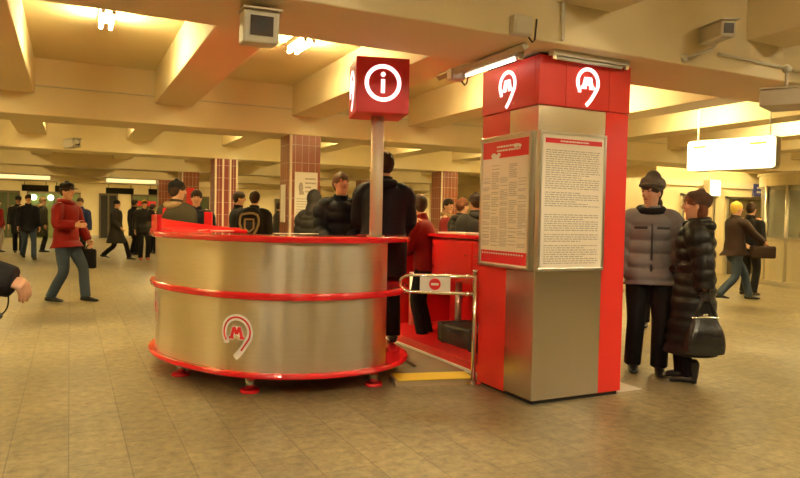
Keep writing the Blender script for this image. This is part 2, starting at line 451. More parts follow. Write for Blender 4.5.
# ------------------------------------------------------------------ right: ticket block, sign, booth
WY = 12.5
st(bx('wall_back_right', 13.4, 26, WY, WY+.3, 0, ZC, m_wall))
st(bx('wall_side_right', 13.4, 13.7, WY+.3, WY+12, 0, ZC, m_wall))
st(bx('trim_1', 13.38, 26, WY-.05, WY, 2.35, 2.5, m_bar))
def rdoor(n, x0, x1, z1, m, label):
    bm = bmesh.new()
    for s in (x0, x1-.07): box(bm, s, s+.07, WY-.09, WY-.01, 0, z1)
    box(bm, x0, x1, WY-.09, WY-.01, z1-.07, z1)
    o = st(obj('door_%d' % n, bm, m_alu)); o['label'] = label
    bm = bmesh.new(); box(bm, x0+.07, x1-.07, WY-.05, WY-.02, 0, z1-.07); obj('door_leaf', bm, m, o)
    return o
m_darkglass = mat('dark_glazing', (.16, .12, .06), .12, 0, .2, 1)
rdoor(8, 15.95, 18.1, 2.12, m_darkglass, 'dark glazed opening behind the walking woman')
rdoor(9, 14.25, 15.5, 2.15, mat('ochre_door', (.6, .48, .26), .5), 'ochre door behind the couple')
bm = bmesh.new(); box(bm, 16.1, 18.0, WY-.35, WY-.1, .62, .68)
tag(obj('wall_shelf', bm, m_alu, None, bevel=.005), 'narrow metal shelf under the dark window at right', 'shelf')
# clock sign
t = thing('clock_sign', 'square white lit sign with a small dial left of the blue sign', 'sign', (15.3, WY-.12, 2.08))
bm = bmesh.new(); box(bm, -.22, .22, -.1, .1, 0, .46); obj('case', bm, m_alu, t, bevel=.02)
bm = bmesh.new(); box(bm, -.19, .19, -.115, -.1, .03, .43); obj('face', bm, mat('lit_dial', (1, .95, .7), .4, 0, 0, emit=(1, .9, .55), estr=1.3), t)
bm = bmesh.new()
for k in range(12):
    a = k*PI/6; box(bm, math.cos(a)*.12-.012, math.cos(a)*.12+.012, -.12, -.115, .23+math.sin(a)*.12-.012, .23+math.sin(a)*.12+.012)
obj('dial_marks', bm, m_blue, t)
t = thing('blue_sign', 'blue wall sign with two lines of white writing beside the booth', 'sign', (17.05, WY-.02, 2.16))
bm = bmesh.new(); box(bm, 0, 1.0, -.05, 0, 0, .34); obj('board', bm, m_blue, t)
bm = bmesh.new(); word_lines(bm, .12, .92, .06, .29, 2, lambda u, v: Vector((u, -.053, v)), .5, 1, 9); obj('writing', bm, m_whitepl, t)

# overlit hanging sign
def world(px, d, z): g = gp(px, d); return Vector((g[0], g[1], z))
A = world(684, 10.3, 2.15); B = world(772, 9.3, 2.15)
ang = math.atan2(B.y-A.y, B.x-A.x); L = (B-A).length
t = thing('light_box_sign', 'large glowing white hanging light box above the couple', 'sign', A, ang)
def rbox(bm, x0, x1, z0, z1, y0, y1, r):
    pts = []
    for cx, cz, a0 in ((x1-r, z1-r, 0), (x0+r, z1-r, 90), (x0+r, z0+r, 180), (x1-r, z0+r, 270)):
        for k in range(5):
            a = math.radians(a0+k*22.5); pts.append((cx+r*math.cos(a), cz+r*math.sin(a)))
    f = [bm.verts.new((p, y0, q)) for p, q in pts]; b = [bm.verts.new((p, y1, q)) for p, q in pts]
    bm.faces.new(f); bm.faces.new(b[::-1])
    for i in range(len(f)): bm.faces.new((f[i], f[(i+1) % len(f)], b[(i+1) % len(f)], b[i]))
bm = bmesh.new(); rbox(bm, 0, L, 0, .46, .03, .17, .05); obj('case', bm, m_box, t)
bm = bmesh.new(); rbox(bm, .01, L-.01, .01, .45, 0, .03, .05); obj('face', bm, m_lightbox, t)
bm = bmesh.new(); box(bm, .10, .30, -.004, 0, .345, .375); box(bm, .93, 1.16, -.004, 0, .345, .375); obj('yellow_mark', bm, m_yelprint, t)
for s in (.12, L-.12):
    bm = bmesh.new(); cyl(bm, (s, .1, .46+(ZC-2.61)/2), .012, ZC-2.61, 8); obj('hanger', bm, m_box, t)

# round ticket booth at right
BC = (15.75, 9.35)
t = thing('ticket_booth', 'curved metal and glass ticket booth at the right edge', 'booth', (BC[0], BC[1], 0))
def arc(r, a0, a1, n=20): return [(r*math.cos(math.radians(a0+(a1-a0)*i/n)), r*math.sin(math.radians(a0+(a1-a0)*i/n))) for i in range(n+1)]
def curved(bm, r0, r1, a0, a1, z0, z1, n=20):
    p, q = arc(r0, a0, a1, n), arc(r1, a0, a1, n)
    V = [[bm.verts.new((x, y, z)) for x, y in s] for s in (p, q) for z in (z0, z1)]
    for i in range(n):
        for a, b in ((0, 1), (1, 3), (3, 2), (2, 0)): bm.faces.new((V[a][i], V[a][i+1], V[b][i+1], V[b][i]))
    for e in (0, n): bm.faces.new([V[k][e] for k in (0, 1, 3, 2)])
m_booth = mat('champagne_metal', (.66, .6, .42), .38, .7, .06, 2)
bm = bmesh.new(); curved(bm, 1.6, 1.5, 0, 360, .1, 1.05, 48); obj('lower_panel', bm, m_booth, t)
bm = bmesh.new(); curved(bm, 1.63, 1.45, 0, 360, 0, .12, 48); obj('plinth', bm, m_alu, t)
bm = bmesh.new(); curved(bm, 1.64, 1.4, 0, 360, 1.03, 1.09, 48); obj('sill', bm, m_alu, t)
bm = bmesh.new(); curved(bm, 1.57, 1.55, 0, 360, 1.09, 2.25, 48); obj('glazing', bm, m_glass, t)
bm = bmesh.new(); curved(bm, 1.62, .02, 0, 360, 2.25, 2.5, 48); obj('roof_band', bm, m_booth, t)
bm = bmesh.new(); curved(bm, 1.66, .05, 0, 360, 2.5, 2.55, 48); obj('roof_cap', bm, m_alu, t)
for a in range(150, 330, 24):
    bm = bmesh.new(); cyl(bm, (1.59*math.cos(math.radians(a)), 1.59*math.sin(math.radians(a)), 1.18), .04, 2.2, 10); obj('mullion', bm, m_alu, t, True)
bm = bmesh.new(); box(bm, -.5, .9, -.6, .6, .1, 1.2); obj('inner_desk', bm, m_brownwood, t)

# ------------------------------------------------------------------ kiosk column
TX, TY, TA, TB, TH = 3.03, 3.93, .863, .73, 2.55
t = thing('kiosk_column', 'square red and steel information column with lit emblems and two notice boards', 'column', (TX, TY, 0))
e = .004
bx('core', .03, TA-.03, .03, TB-.03, 0.0, TH, m_dark, t)
bx('red_corner_panel', 0, .06, .355, TB, .02, TH-.36, m_redpanel, t, .004)
bx('red_corner_panel', .635, TA, 0, .06, .03, TH-.36, m_redpanel, t, .004)
bx('back_panel', .06, TA, TB-.03, TB, .02, TH, m_redpanel, t, .004)
bx('back_panel', TA-.03, TA, .06, TB-.03, .02, TH, m_redpanel, t, .004)
bm = bmesh.new()
P = [(-.0, .355), (-.0, .0), (.635, .0), (.635, .03), (.03, .03), (.03, .355)]
lo = [bm.verts.new((x, y, .03)) for x, y in P]; hi = [bm.verts.new((x, y, TH-.36)) for x, y in P]
bm.faces.new(lo); bm.faces.new(hi)
for i in range(6): bm.faces.new((lo[i], lo[(i+1) % 6], hi[(i+1) % 6], hi[i]))
obj('steel_cladding', bm, m_steel2, t, bevel=.004)
bx('plinth', .02, TA-.02, .02, TB-.02, 0, .03, m_dark, t)
zf0, zf1 = TH-.355, TH
for a, b in ((0, .235), (.238, .652), (.655, TA+.005)): bx('fascia_panel', a-(.006 if a == 0 else 0), b, -.006, .04, zf0, zf1, m_redpanel, t, .003)
bx('fascia_panel', -.006, .04, .045, TB+.005, zf0, zf1, m_redpanel, t, .003)
bx('top_cap', .02, TA-.02, .02, TB-.02, TH, TH+.02, m_dark, t)
# floor plate peeping out at right behind
st(bx('floor_patch', TX+.6, TX+1.15, TY+.05, TY+.6, 0, .004, m_stoneplinth))

def emblem_strokes(R=1.0):
    """horseshoe that ends in a tail: polyline in a unit frame, ring radius about 1"""
    P = [(-.80, -.80)]
    for a in range(215, -50, -15):
        P.append((math.cos(math.radians(a)), math.sin(math.radians(a))))
    P += [(.35, -1.25), (-.12, -1.75)]
    return [(x*R, y*R) for x, y in P]
def stroke(bm, P, w, mapf, sub=4, taper=True, off=0):
    P = crom(P, sub); n = len(P); L_, R_ = [], []
    for i, p in enumerate(P):
        q0, q1 = P[max(i-1, 0)], P[min(i+1, n-1)]
        dx, dy = q1[0]-q0[0], q1[1]-q0[1]; l = math.hypot(dx, dy) or 1
        nx, ny = -dy/l*w/2, dx/l*w/2
        L_.append(bm.verts.new(mapf(p[0]+nx, p[1]+ny, off))); R_.append(bm.verts.new(mapf(p[0]-nx, p[1]-ny, off)))
    for i in range(n-1): bm.faces.new((L_[i], L_[i+1], R_[i+1], R_[i]))
def m_shape(bm, s, mapf, off=0, grow=0):
    """letter M drawn as one bold bent stroke on two little feet"""
    g = grow; w = .24+g
    P = [(-.44, -.45), (-.22, .36), (0, -.16), (.22, .36), (.44, -.45)]
    P = [(x*s, y*s) for x, y in P]
    for a, b in zip(P, P[1:]):
        dx, dy = b[0]-a[0], b[1]-a[1]; l = math.hypot(dx, dy); nx, ny = -dy/l*w*s/2, dx/l*w*s/2
        e = g*s*.4
        ax, ay, bx_, by = a[0]-dx/l*e, a[1]-dy/l*e, b[0]+dx/l*e, b[1]+dy/l*e
        bm.faces.new([bm.verts.new(mapf(*q, off)) for q in ((ax+nx, ay+ny), (bx_+nx, by+ny), (bx_-nx, by-ny), (ax-nx, ay-ny))])
    for c in (-.44, .44):
        bm.faces.new([bm.verts.new(mapf(x*s, y*s, off+.0004)) for x, y in ((c-.2-g/2, -.50-g/2), (c+.2+g/2, -.50-g/2), (c+.2+g/2, -.34+g/3), (c-.2-g/2, -.34+g/3))])
def plane_map(o, ux, uz, nrm):
    o, ux, uz, nrm = map(Vector, (o, ux, uz, nrm))
    return lambda u, v, off=0: o+ux*u+uz*v+nrm*off
def solid(bm, d):
    """give flat lettering a little thickness"""
    pass
def thick(o, d=.006):
    s = o.modifiers.new('thick', 'SOLIDIFY'); s.thickness = d; s.offset = 0
for o_, ux, nr in (((.440, -.010, zf0+.195), (1, 0, 0), (0, -1, 0)), ((-.010, .385, zf0+.195), (0, -1, 0), (-1, 0, 0))):
    mp = plane_map(o_, ux, (0, 0, 1), nr)
    bm = bmesh.new(); stroke(bm, emblem_strokes(.098), .026, mp); m_shape(bm, .088, mp, 0, .12)
    bmesh.ops.triangulate(bm, faces=[f for f in bm.faces if len(f.verts) > 4])
    e_ = obj('emblem', bm, m_white, t); thick(e_, .008)

# notice boards on the column
def board(label, loc, rz, w, h, left):
    t = thing('notice_board', label, 'notice board', loc, rz)
    bm = bmesh.new(); box(bm, 0, w, -.03, 0, 0, h); obj('backing', bm, m_alu, t)
    bm = bmesh.new()
    f = .022
    for b in ((0, w, 0, f), (0, w, h-f, h), (0, f, f, h-f), (w-f, w, f, h-f)): box(bm, b[0], b[1], -.042, -.03, b[2], b[3])
    obj('frame', bm, m_alu, t, bevel=.003)
    bm = bmesh.new(); box(bm, f, w-f, -.033, -.03, f, h-f); obj('sheet', bm, m_paper, t)
    mp = lambda u, v: Vector((u, -.0345, v))
    if left:
        bm = bmesh.new(); box(bm, f+.01, w-f-.01, -.0345, -.033, h-f-.15, h-f-.02); obj('red_header', bm, m_signred, t)
        bm = bmesh.new()
        for sx, sz, r in ((.16, .06, .022), (.23, .065, .016), (.20, .045, .024), (.45, .12, .016), (.50, .115, .012)): ell(bm, (f+sx, -.0355, h-f-.19+sz*1.0), (r*1.6, .001, r))
        word_lines(bm, f+.2, w-.12, h-f-.11, h-f-.05, 2, lambda u, v: Vector((u, -.0358, v)), .5, 1, 4)
        obj('white_script', bm, m_whitepl, t)
        bm = bmesh.new(); box(bm, f+.01, w-f-.01, -.0345, -.033, f+.01, f+.105); obj('red_footer', bm, m_signred, t)
        bm = bmesh.new()
        n = 17
        for k in range(n):
            u = f+.02+(w-2*f-.06)*k/n
            vs = [bm.verts.new((u+p*.014, -.0356, f+.085+q*.01)) for p, q in ((0, 0), (1, -1.1), (2, 0), (1, .6))]; bm.faces.new(vs)
        obj('zigzag_border', bm, m_whitepl, t)
        bm = bmesh.new()
        for c in range(5):
            u0 = f+.02+c*(w-2*f-.03)/5
            word_lines(bm, u0, u0+(w-2*f)/5-.02, .16, h-f-(.2 if c in (1, 3) else .3), 46, mp, .45, .82, 30+c)
        obj('print', bm, m_ink, t)
    else:
        bm = bmesh.new(); box(bm, f+.03, w-f-.02, -.0345, -.033, h-f-.065, h-f-.03); obj('red_header', bm, m_signred, t)
        bm = bmesh.new(); word_lines(bm, w*.3, w*.75, h-f-.058, h-f-.038, 1, lambda u, v: Vector((u, -.0356, v)), .5, 1, 4); obj('white_script', bm, m_whitepl, t)
        bm = bmesh.new(); word_lines(bm, f+.035, w-f-.03, .05, h-.13, 52, mp, .4, .86, 77)
        obj('print', bm, m_ink, t)
    return t
board('left notice board with red header and footer on the steel column', (TX, TY+.69, .985), -PI/2, .66, 1.02, True)
board('right notice board of dense print with thin red header', (TX-.01, TY, .985), 0, .625, 1.02, False)

# tube lights over the fascia
def tube_light(label, loc, rz, w, tm):
    t = thing('tube_light', label, 'light', loc, rz)
    bm = bmesh.new(); box(bm, 0, w, -.06, 0, -.02, .02); obj('batten', bm, m_box, t)
    bm = bmesh.new(); cyl(bm, (w/2, -.03, -.033), .012, w-.1, 10, 'X'); obj('tube', bm, tm, t, True)
    for q in (0, w-.03):
        bm = bmesh.new(); box(bm, q, q+.03, -.055, -.005, -.05, -.02); obj('holder', bm, m_chrome, t)
tube_light('slim lamp over the left emblem of the red column', (TX-.10, TY+.80, TH+.006), -PI/2, .74, m_tubew)
tube_light('slim lamp over the right emblem of the red column', (TX+.05, TY-.03, TH+.006), 0, .72, m_tubeoff)

# ------------------------------------------------------------------ curved counter
RIM = [(1.62, 7.28), (1.3, 7.25), (1.0, 7.08), (.76, 6.78), (.645, 6.42), (.625, 6.1), (.665, 5.84), (.74, 5.6), (.85, 5.36), (1.0, 5.11), (1.2, 4.91), (1.45, 4.765), (1.75, 4.695), (2.05, 4.715), (2.31, 4.81), (2.53, 4.99), (2.68, 5.25), (2.74, 5.55)]
rim = crom(RIM, 6)
def offs(P, d):
    out = []
    for i, p in enumerate(P):
        a, b = P[max(i-1, 0)], P[min(i+1, len(P)-1)]
        dx, dy = b[0]-a[0], b[1]-a[1]; l = math.hypot(dx, dy)
        out.append((p[0]-dy/l*d, p[1]+dx/l*d))
    return out     # positive d: towards the inside of the horseshoe
def band(bm, P, d0, d1, z0, z1):
    if not callable(z1): zz = lambda i, c=z1: c
    else: zz = z1
    A_, B_ = offs(P, d0), offs(P, d1)
    V = []
    for Q in (A_, B_):
        V.append([bm.verts.new((x, y, z0)) for x, y in Q]); V.append([bm.verts.new((x, y, zz(i))) for i, (x, y) in enumerate(Q)])
    n = len(P)
    for i in range(n-1):
        for a, b in ((0, 1), (1, 3), (3, 2), (2, 0)): bm.faces.new((V[a][i], V[a][i+1], V[b][i+1], V[b][i]))
    for e in (0, n-1): bm.faces.new([V[k][e] for k in (0, 1, 3, 2)])
C0 = (1.7, 5.85)
t = thing('information_counter', 'curved brushed steel information counter with three red rims on short feet', 'counter', (C0[0], C0[1], 0))
Tm = Matrix.Translation((-C0[0], -C0[1], 0))
def cobj(name, bm, m, smooth=False, bevel=0.0):
    bmesh.ops.transform(bm, matrix=Tm, verts=bm.verts[:]); return obj(name, bm, m, t, smooth, bevel)
iS = max(i for i, p in enumerate(rim) if p[0] < 2.33 and p[1] < 5)       # the steel ends here
body = rim[:iS+1]
# the steel skin in panels, upper and lower
def pxof(p, z=.6):
    d = Vector((p[0], p[1], z-CAM_Z)); zz = d.dot(fw); return 400+FPX*d.dot(r2)/zz
def split(seq, pxs):
    out = []; cur = [seq[0]]; k = 0; front = False
    for p in seq[1:]:
        cur.append(p)
        if p[1] < 6.1: front = True
        if front and k < len(pxs) and pxof(p) > pxs[k]: out.append(cur); cur = [p]; k += 1
    out.append(cur); return out
IN = .055
for z0, z1, nm, cuts in ((.17, .72, 'lower_panel', (218, 255)), (.775, 1.15, 'upper_panel', (233,))):
    for seg in split(body, cuts):
        bm = bmesh.new(); band(bm, seg, IN, IN+.025, z0, z1); cobj(nm, bm, m_steel, True).modifiers.new('es', 'EDGE_SPLIT').split_angle = .8
bm = bmesh.new(); band(bm, body, IN+.025, IN+.04, .17, 1.15); cobj('inner_lining', bm, m_dark)
bm = bmesh.new(); band(bm, rim, 0, .42, 1.15, 1.20); cobj('countertop', bm, m_redrim, False, .018)
bm = bmesh.new(); band(bm, rim, .01, .30, .72, .775); cobj('middle_rim', bm, m_redrim, False, .018)
# base plate, a full disc shape
BP = RIM+[(2.78, 5.95), (2.74, 6.4), (2.55, 6.85), (2.15, 7.18)]
bp = crom(BP, 6, True)
bm = bmesh.new()
lo = [bm.verts.new((x, y, .135)) for x, y in bp]; hi = [bm.verts.new((x, y, .175)) for x, y in bp]
bm.faces.new(lo); bm.faces.new(hi)
for i in range(len(bp)): j = (i+1) % len(bp); bm.faces.new((lo[i], lo[j], hi[j], hi[i]))
cobj('base_plate', bm, m_redrim, False, .018)
# raised ledge that falls away towards the back
ib = [i for i, p in enumerate(rim) if p[1] > 6.05 or (p[0] < 1.0 and p[1] > 5.95)]
led = [rim[i] for i in ib if i < 60]
n_ = len(led)
bm = bmesh.new(); band(bm, led, .02, .06, 1.2, lambda i: 1.205+.135*min(1, (i/(n_-1))*1.3)); cobj('raised_ledge', bm, m_red, False, .006)
bm = bmesh.new(); band(bm, led, .01, .14, 1.2, 1.203+.01); cobj('ledge_foot', bm, m_red)
# feet
for fx, fy in ((1.24, 5.06), (2.20, 4.90), (.84, 5.8), (2.45, 6.3), (1.2, 6.8)):
    bm = bmesh.new(); cyl(bm, (fx, fy, .075), .035, .1, 20); f_ = cobj('foot', bm, m_steel2, True)
    bm = bmesh.new(); cyl(bm, (fx, fy, .0125), .075, .025, 28); bmesh.ops.transform(bm, matrix=Tm, verts=bm.verts[:])
    obj('foot_disc', bm, m_redrim, f_, bevel=.006)
# emblems on the lower skin
skin = offs(rim, IN)
cum = [0]
for i in range(1, len(skin)): cum.append(cum[-1]+math.dist(skin[i], skin[i-1]))
def curve_map(px, zc):
    k = min((i for i, p in enumerate(skin) if 6.35 > p[1]), key=lambda i: abs(pxof(skin[i], zc)-px))
    s0 = cum[k]
    def f(u, v, off=0):
        s = s0+u
        i = max(j for j in range(len(cum)) if cum[j] <= s); i = min(i, len(cum)-2)
        q = (s-cum[i])/(cum[i+1]-cum[i]); a, b = skin[i], skin[i+1]
        dx, dy = b[0]-a[0], b[1]-a[1]; l = math.hypot(dx, dy)
        return Vector((a[0]+dx*q+dy/l*off, a[1]+dy*q-dx/l*off, zc+v))
    return f
def counter_emblem(px, zc):
    mp = curve_map(px, zc); S = emblem_strokes(.112)
    bm = bmesh.new(); stroke(bm, S, .048, mp, off=.004); m_shape(bm, .104, mp, .004, .15)
    bmesh.ops.triangulate(bm, faces=[f for f in bm.faces if len(f.verts) > 4]); a = cobj('emblem', bm, m_emblem)
    bm = bmesh.new(); stroke(bm, S[1:-1], .013, mp, off=.0055); m_shape(bm, .104, mp, .0055)
    bmesh.ops.triangulate(bm, faces=[f for f in bm.faces if len(f.verts) > 4])
    bmesh.ops.transform(bm, matrix=Tm, verts=bm.verts[:]); obj('red_infill', bm, m_signred, a)
counter_emblem(236.5, .47)
mpx = min((i for i, p in enumerate(skin) if p[1] < 6.6), key=lambda i: abs(pxof(skin[i], .47)-155))
counter_emblem(156.5, .55)

# white leaflets on the counter
for k, (px, d, lab) in enumerate(((286, 5.95, 'white leaflet on the counter top below the tiled poster column'), (305, 6.0, 'white leaflet on the counter top left of the navy padded jacket'), (222, 6.4, 'small white leaflet at the left of the counter top'))):
    g = gp(px, d-.35); bm = bmesh.new(); box(bm, -.1, .1, -.06, .06, 0, .004)
    o = obj('leaflet', bm, m_whitepl, None, loc=(g[0], g[1], 1.201)); o.rotation_euler = (0, 0, .4*k); tag(o, lab, 'paper')

# ------------------------------------------------------------------ information cube on its pole
g = gp(375.5, 5.32)
t = thing('information_sign', 'red cube sign with a white letter i on a steel pole rising from the counter', 'sign', (g[0], g[1], 1.2), -math.radians(14.6))
bm = bmesh.new(); cyl(bm, (0, 0, .48), .051, .96, 28); obj('pole', bm, m_polepale, t, True)
bm = bmesh.new(); cyl(bm, (0, 0, .006), .07, .012, 28); obj('collar', bm, m_alu, t)
cz = 1.10
S = .205
bm = bmesh.new(); box(bm, -S, S, -S, S, cz-S+.05, cz+S+.06); obj('cube', bm, m_signred, t, bevel=.006)
bm = bmesh.new()
mp = plane_map((0, -S-.004, cz+.07), (1, 0, 0), (0, 0, 1), (0, -1, 0))
circ = [(.125*math.cos(a*PI/18), .125*math.sin(a*PI/18)) for a in range(37)]
stroke(bm, circ, .03, mp, 2)
stroke(bm, [(0, -.075), (0, 0), (0, .028)], .03, mp, 2)
vs = [bm.verts.new(mp(.018*math.cos(a*PI/8), .065+.018*math.sin(a*PI/8))) for a in range(16)]; bm.faces.new(vs)
thick(obj('letter_i_ring', bm, m_white, t), .006)
mp = plane_map((-S-.004, 0, cz+.07), (0, -1, 0), (0, 0, 1), (-1, 0, 0))
bm = bmesh.new(); stroke(bm, emblem_strokes(.105), .028, mp); m_shape(bm, .095, mp)
bmesh.ops.triangulate(bm, faces=[f for f in bm.faces if len(f.verts) > 4]); thick(obj('emblem', bm, m_white, t), .006)

# ------------------------------------------------------------------ swing gate
px0, py0 = 2.955, 4.60
g1 = gp(401, 5.55)
dv = Vector((g1[0]-px0, g1[1]-py0, 0)); LG = dv.length; ga = math.atan2(dv.y, dv.x)
t = thing('swing_gate', 'chrome looped swing gate with a no entry plate between counter and column', 'gate', (px0, py0, 0), ga)
bm = bmesh.new(); cyl(bm, (0, 0, .46), .019, .92, 20); obj('post', bm, m_chrome, t, True)
bm = bmesh.new(); cyl(bm, (0, 0, .01), .065, .02, 28); cyl(bm, (0, 0, .03), .03, .03, 20); obj('post_base', bm, m_chrome, t)
bm = bmesh.new(); cyl(bm, (0, 0, .93), .024, .03, 20); obj('post_cap', bm, m_chrome, t, True)
zt, zb = .885, .745
pts = [(0.0, 0, zt), (LG*.5, 0, zt), (LG-.16, 0, zt)]
for a in range(75, -91, -15): pts.append((LG-.085+.085*math.cos(math.radians(a)), 0, (zt+zb)/2+.07*math.sin(math.radians(a))))
pts += [(LG*.5, 0, zb), (0, 0, zb)]
tb('loop_bar', pts, [.0125]*len(pts), m_chrome, t, side=(0, 1, 0), n=12)
for z in (zt, zb):
    bm = bmesh.new(); cyl(bm, (.06, 0, z), .019, .035, 16, 'X'); obj('clamp', bm, m_chrome, t, True)
PL = LG*.53
bm = bmesh.new(); box(bm, PL-.125, PL+.125, -.006, .006, zb+.012, zt-.012); pl = obj('sign_plate', bm, m_whitepl, t)
for sgn in (1,):
    bm = bmesh.new(); cyl(bm, (PL, .008, (zt+zb)/2), .048, .004, 28, 'Y'); obj('red_disc', bm, m_signred, pl)
    bm = bmesh.new(); box(bm, PL-.031, PL+.031, .0105, .0125, (zt+zb)/2-.009, (zt+zb)/2+.009); obj('white_bar', bm, m_whitepl, pl)
    bm = bmesh.new(); cyl(bm, (PL, -.008, (zt+zb)/2), .048, .004, 28, 'Y'); obj('red_disc', bm, m_signred, pl)
    bm = bmesh.new(); box(bm, PL-.031, PL+.031, -.0125, -.0105, (zt+zb)/2-.009, (zt+zb)/2+.009); obj('white_bar', bm, m_whitepl, pl)

# low ramp with its yellow edge, and the red platform
P = [(2.36, 4.87), (2.97, 4.75), (3.12, 5.0), (3.12, 7.6), (2.9, 7.6), (2.88, 5.9), (2.80, 5.3), (2.4, 5.02)]
m_mat = mat('grey_floor_sheet', (.24, .19, .12), .5, 0, .2, 5)
bm = bmesh.new(); lo = [bm.verts.new((x, y, 0)) for x, y in P]; hi = [bm.verts.new((x, y, .025)) for x, y in P]
bm.faces.new(lo); bm.faces.new(hi)
for i in range(len(P)): j = (i+1) % len(P); bm.faces.new((lo[i], lo[j], hi[j], hi[i]))
st(obj('floor_sheet', bm, m_mat))
t = thing('threshold_strip', 'yellow painted threshold strip on the floor under the swing gate', 'threshold', (2.36, 4.83, 0), math.atan2(-.16, .66))
LS = .66
bm = bmesh.new(); v = box(bm, 0, LS, 0, .23, 0, .04); v[0].co.y = -.04; v[4].co.y = -.04; obj('ramp', bm, m_brownwood, t)
bm = bmesh.new(); box(bm, 0.02, LS, -.02, .22, .04, .046); obj('yellow_strip', bm, m_yellow, t)

t = thing('back_counter', 'red cabinet counter behind the swing gate with open space below', 'counter', (3.5, 4.7, 0))
bx('platform', -.33, .9, .0, 2.6, 0, .1, m_red, t, .006)
bx('platform_edge', -.345, -.33, .0, 2.6, .0, .03, m_whitepl, t)
bx('countertop', -.04, .75, 0, 2.5, 1.16, 1.2, m_redrim, t, .008)
bx('cabinet', .0, .7, .02, 1.62, .72, 1.15, m_red, t, .004)
for a, b in ((.04, .78), (.80, 1.58)):
    d_ = bx('door', -.018, .0, a, b, .74, 1.13, m_red, t, .004)
    bm = bmesh.new(); cyl(bm, (-.03, b-.08 if a < .5 else a+.08, 1.0), .009, .03, 12, 'X'); obj('knob', bm, m_chrome, d_)
    for zz in (.85, 1.07):
        bm = bmesh.new(); cyl(bm, (-.025, a+.04 if a < .5 else b-.04, zz), .008, .03, 10); obj('hinge', bm, m_chrome, d_)
bx('back_board', .72, .75, 0, 2.5, .1, 1.16, m_red, t)
for y in (.75, 1.25, 2.3):
    bm = bmesh.new(); cyl(bm, (.12, y, .41), .035, .62, 18); obj('leg', bm, m_alu, t, True)
bx('side_board', .0, .72, 2.44, 2.5, .1, 1.16, m_red, t)
t = thing('black_case', 'black case on the red platform under the back counter', 'case', (3.40, 5.25, .1))
bm = bmesh.new(); box(bm, 0, .35, 0, .75, 0, .2); obj('body', bm, m_black, t, bevel=.02)
bm = bmesh.new(); tube(bm, [(-.01, .28, .14), (-.04, .3, .15), (-.04, .46, .15), (-.01, .48, .14)], [.01]*4, n=8); obj('handle', bm, m_black, t, True)
for q in (.1, .62):
    bm = bmesh.new(); box(bm, -.005, .355, q, q+.03, 0, .203); obj('strap', bm, m_dark, t)
bm = bmesh.new(); box(bm, -.14, .14, -.2, .2, 0, .012); o = obj('paper_stack', bm, m_whitepl, None, loc=(3.72, 6.1, 1.201)); o.rotation_euler = (0, 0, .3)
tag(o, 'white papers lying on the red back counter', 'paper')
# red boards behind the left end of the counter
for px, d, w, z1, lab in ((168, 8.3, .13, 1.42, 'left red board standing behind the left end of the counter'), (208, 8.6, .1, 1.38, 'right red board standing behind the left end of the counter'), (190, 10.3, .11, 1.75, 'narrow red board under the black hat beside the column')):
    g = gp(px, d); t = thing('red_board', lab, 'board', (g[0], g[1], 0), -YAW)
    bm = bmesh.new(); box(bm, -w/2, w/2, -.02, .02, .03, z1); obj('panel', bm, m_red, t, bevel=.004)
    bm = bmesh.new(); box(bm, -w/2-.04, w/2+.04, -.12, .12, 0, .03); obj('stand', bm, m_alu, t)

# ------------------------------------------------------------------ cameras and boxes overhead
def cctv(label, loc, aim, w=.16, h=.15, ln=.3, style=0, arm=None):
    t = thing('surveillance_camera', label, 'camera', loc)
    dirv = (Vector(aim)-Vector(loc)).normalized()
    R = dirv.to_track_quat('Y', 'Z').to_matrix().to_4x4()
    bm = bmesh.new(); box(bm, -w/2, w/2, -ln/2, ln/2, -h/2, h/2, R); obj('housing', bm, m_box, t, bevel=.012)
    bm = bmesh.new(); box(bm, -w*.32, w*.32, ln/2, ln/2+.006, -h*.28, h*.32, R); gl = obj('window', bm, m_lens, t)
    bm = bmesh.new(); bmesh.ops.create_circle(bm, cap_ends=True, segments=20, radius=h*.2)
    bmesh.ops.transform(bm, matrix=R @ Matrix.Translation((0, ln/2+.008, .01)) @ Matrix.Rotation(PI/2, 4, 'X'), verts=bm.verts[:]); obj('lens_ring', bm, m_black, gl)
    bm = bmesh.new(); box(bm, -w/2-.008, w/2+.008, -ln/2, ln/2+.03, h/2, h/2+.01, R); obj('sunshield', bm, m_box, t)
    if arm:
        L_ = [Vector(a)-Vector(loc) for a in arm]
        tb('bracket', L_, [.014]*len(L_), m_box, t, n=10)
        bm = bmesh.new(); ell(bm, L_[-1], (.035, .035, .035)); obj('mount_plate', bm, m_box, t)
    return t
def wp(px, py, dist):
    d = fw+r2*((px-400)/FPX)-u2*((py-239)/FPX); return Vector((0, 0, CAM_Z))+d*dist
c = wp(259, 29, 3.95)
cctv('boxy surveillance camera hanging from the near girder at upper left', c, (.6, -.6, 1.95), .205, .185, .2, 0, [c+Vector((0, 0, .09)), (c.x+.02, c.y+.05, 2.6)])
c = wp(717, 33, 5.05)
cctv('small white surveillance camera on a bracket at upper right', c, (1.2, -3.5, 2.2), .115, .12, .34, 0, [c+Vector((0, 0, -.06)), wp(712, 49, 5.08), wp(690, 57, 5.12), (wp(686, 60, 5.15).x, 3.71, wp(686, 58, 5.15).z)])
c = wp(786, 100, 5.3)
cctv('camera housing hanging below the girder at the right edge', c, (c.x+1.5, c.y-4, 2.2), .36, .13, .3, 0, [c+Vector((0, 0, .06)), (c.x, c.y, ZG+.01)])
c = wp(72, 144, 9.9)
cctv('tiny distant surveillance camera on the second girder at left', c, (3, 3, 2.5), .12, .12, .36, 0, [c+Vector((0, 0, -.05)), (c.x+.05, 9.80, c.z-.08)])
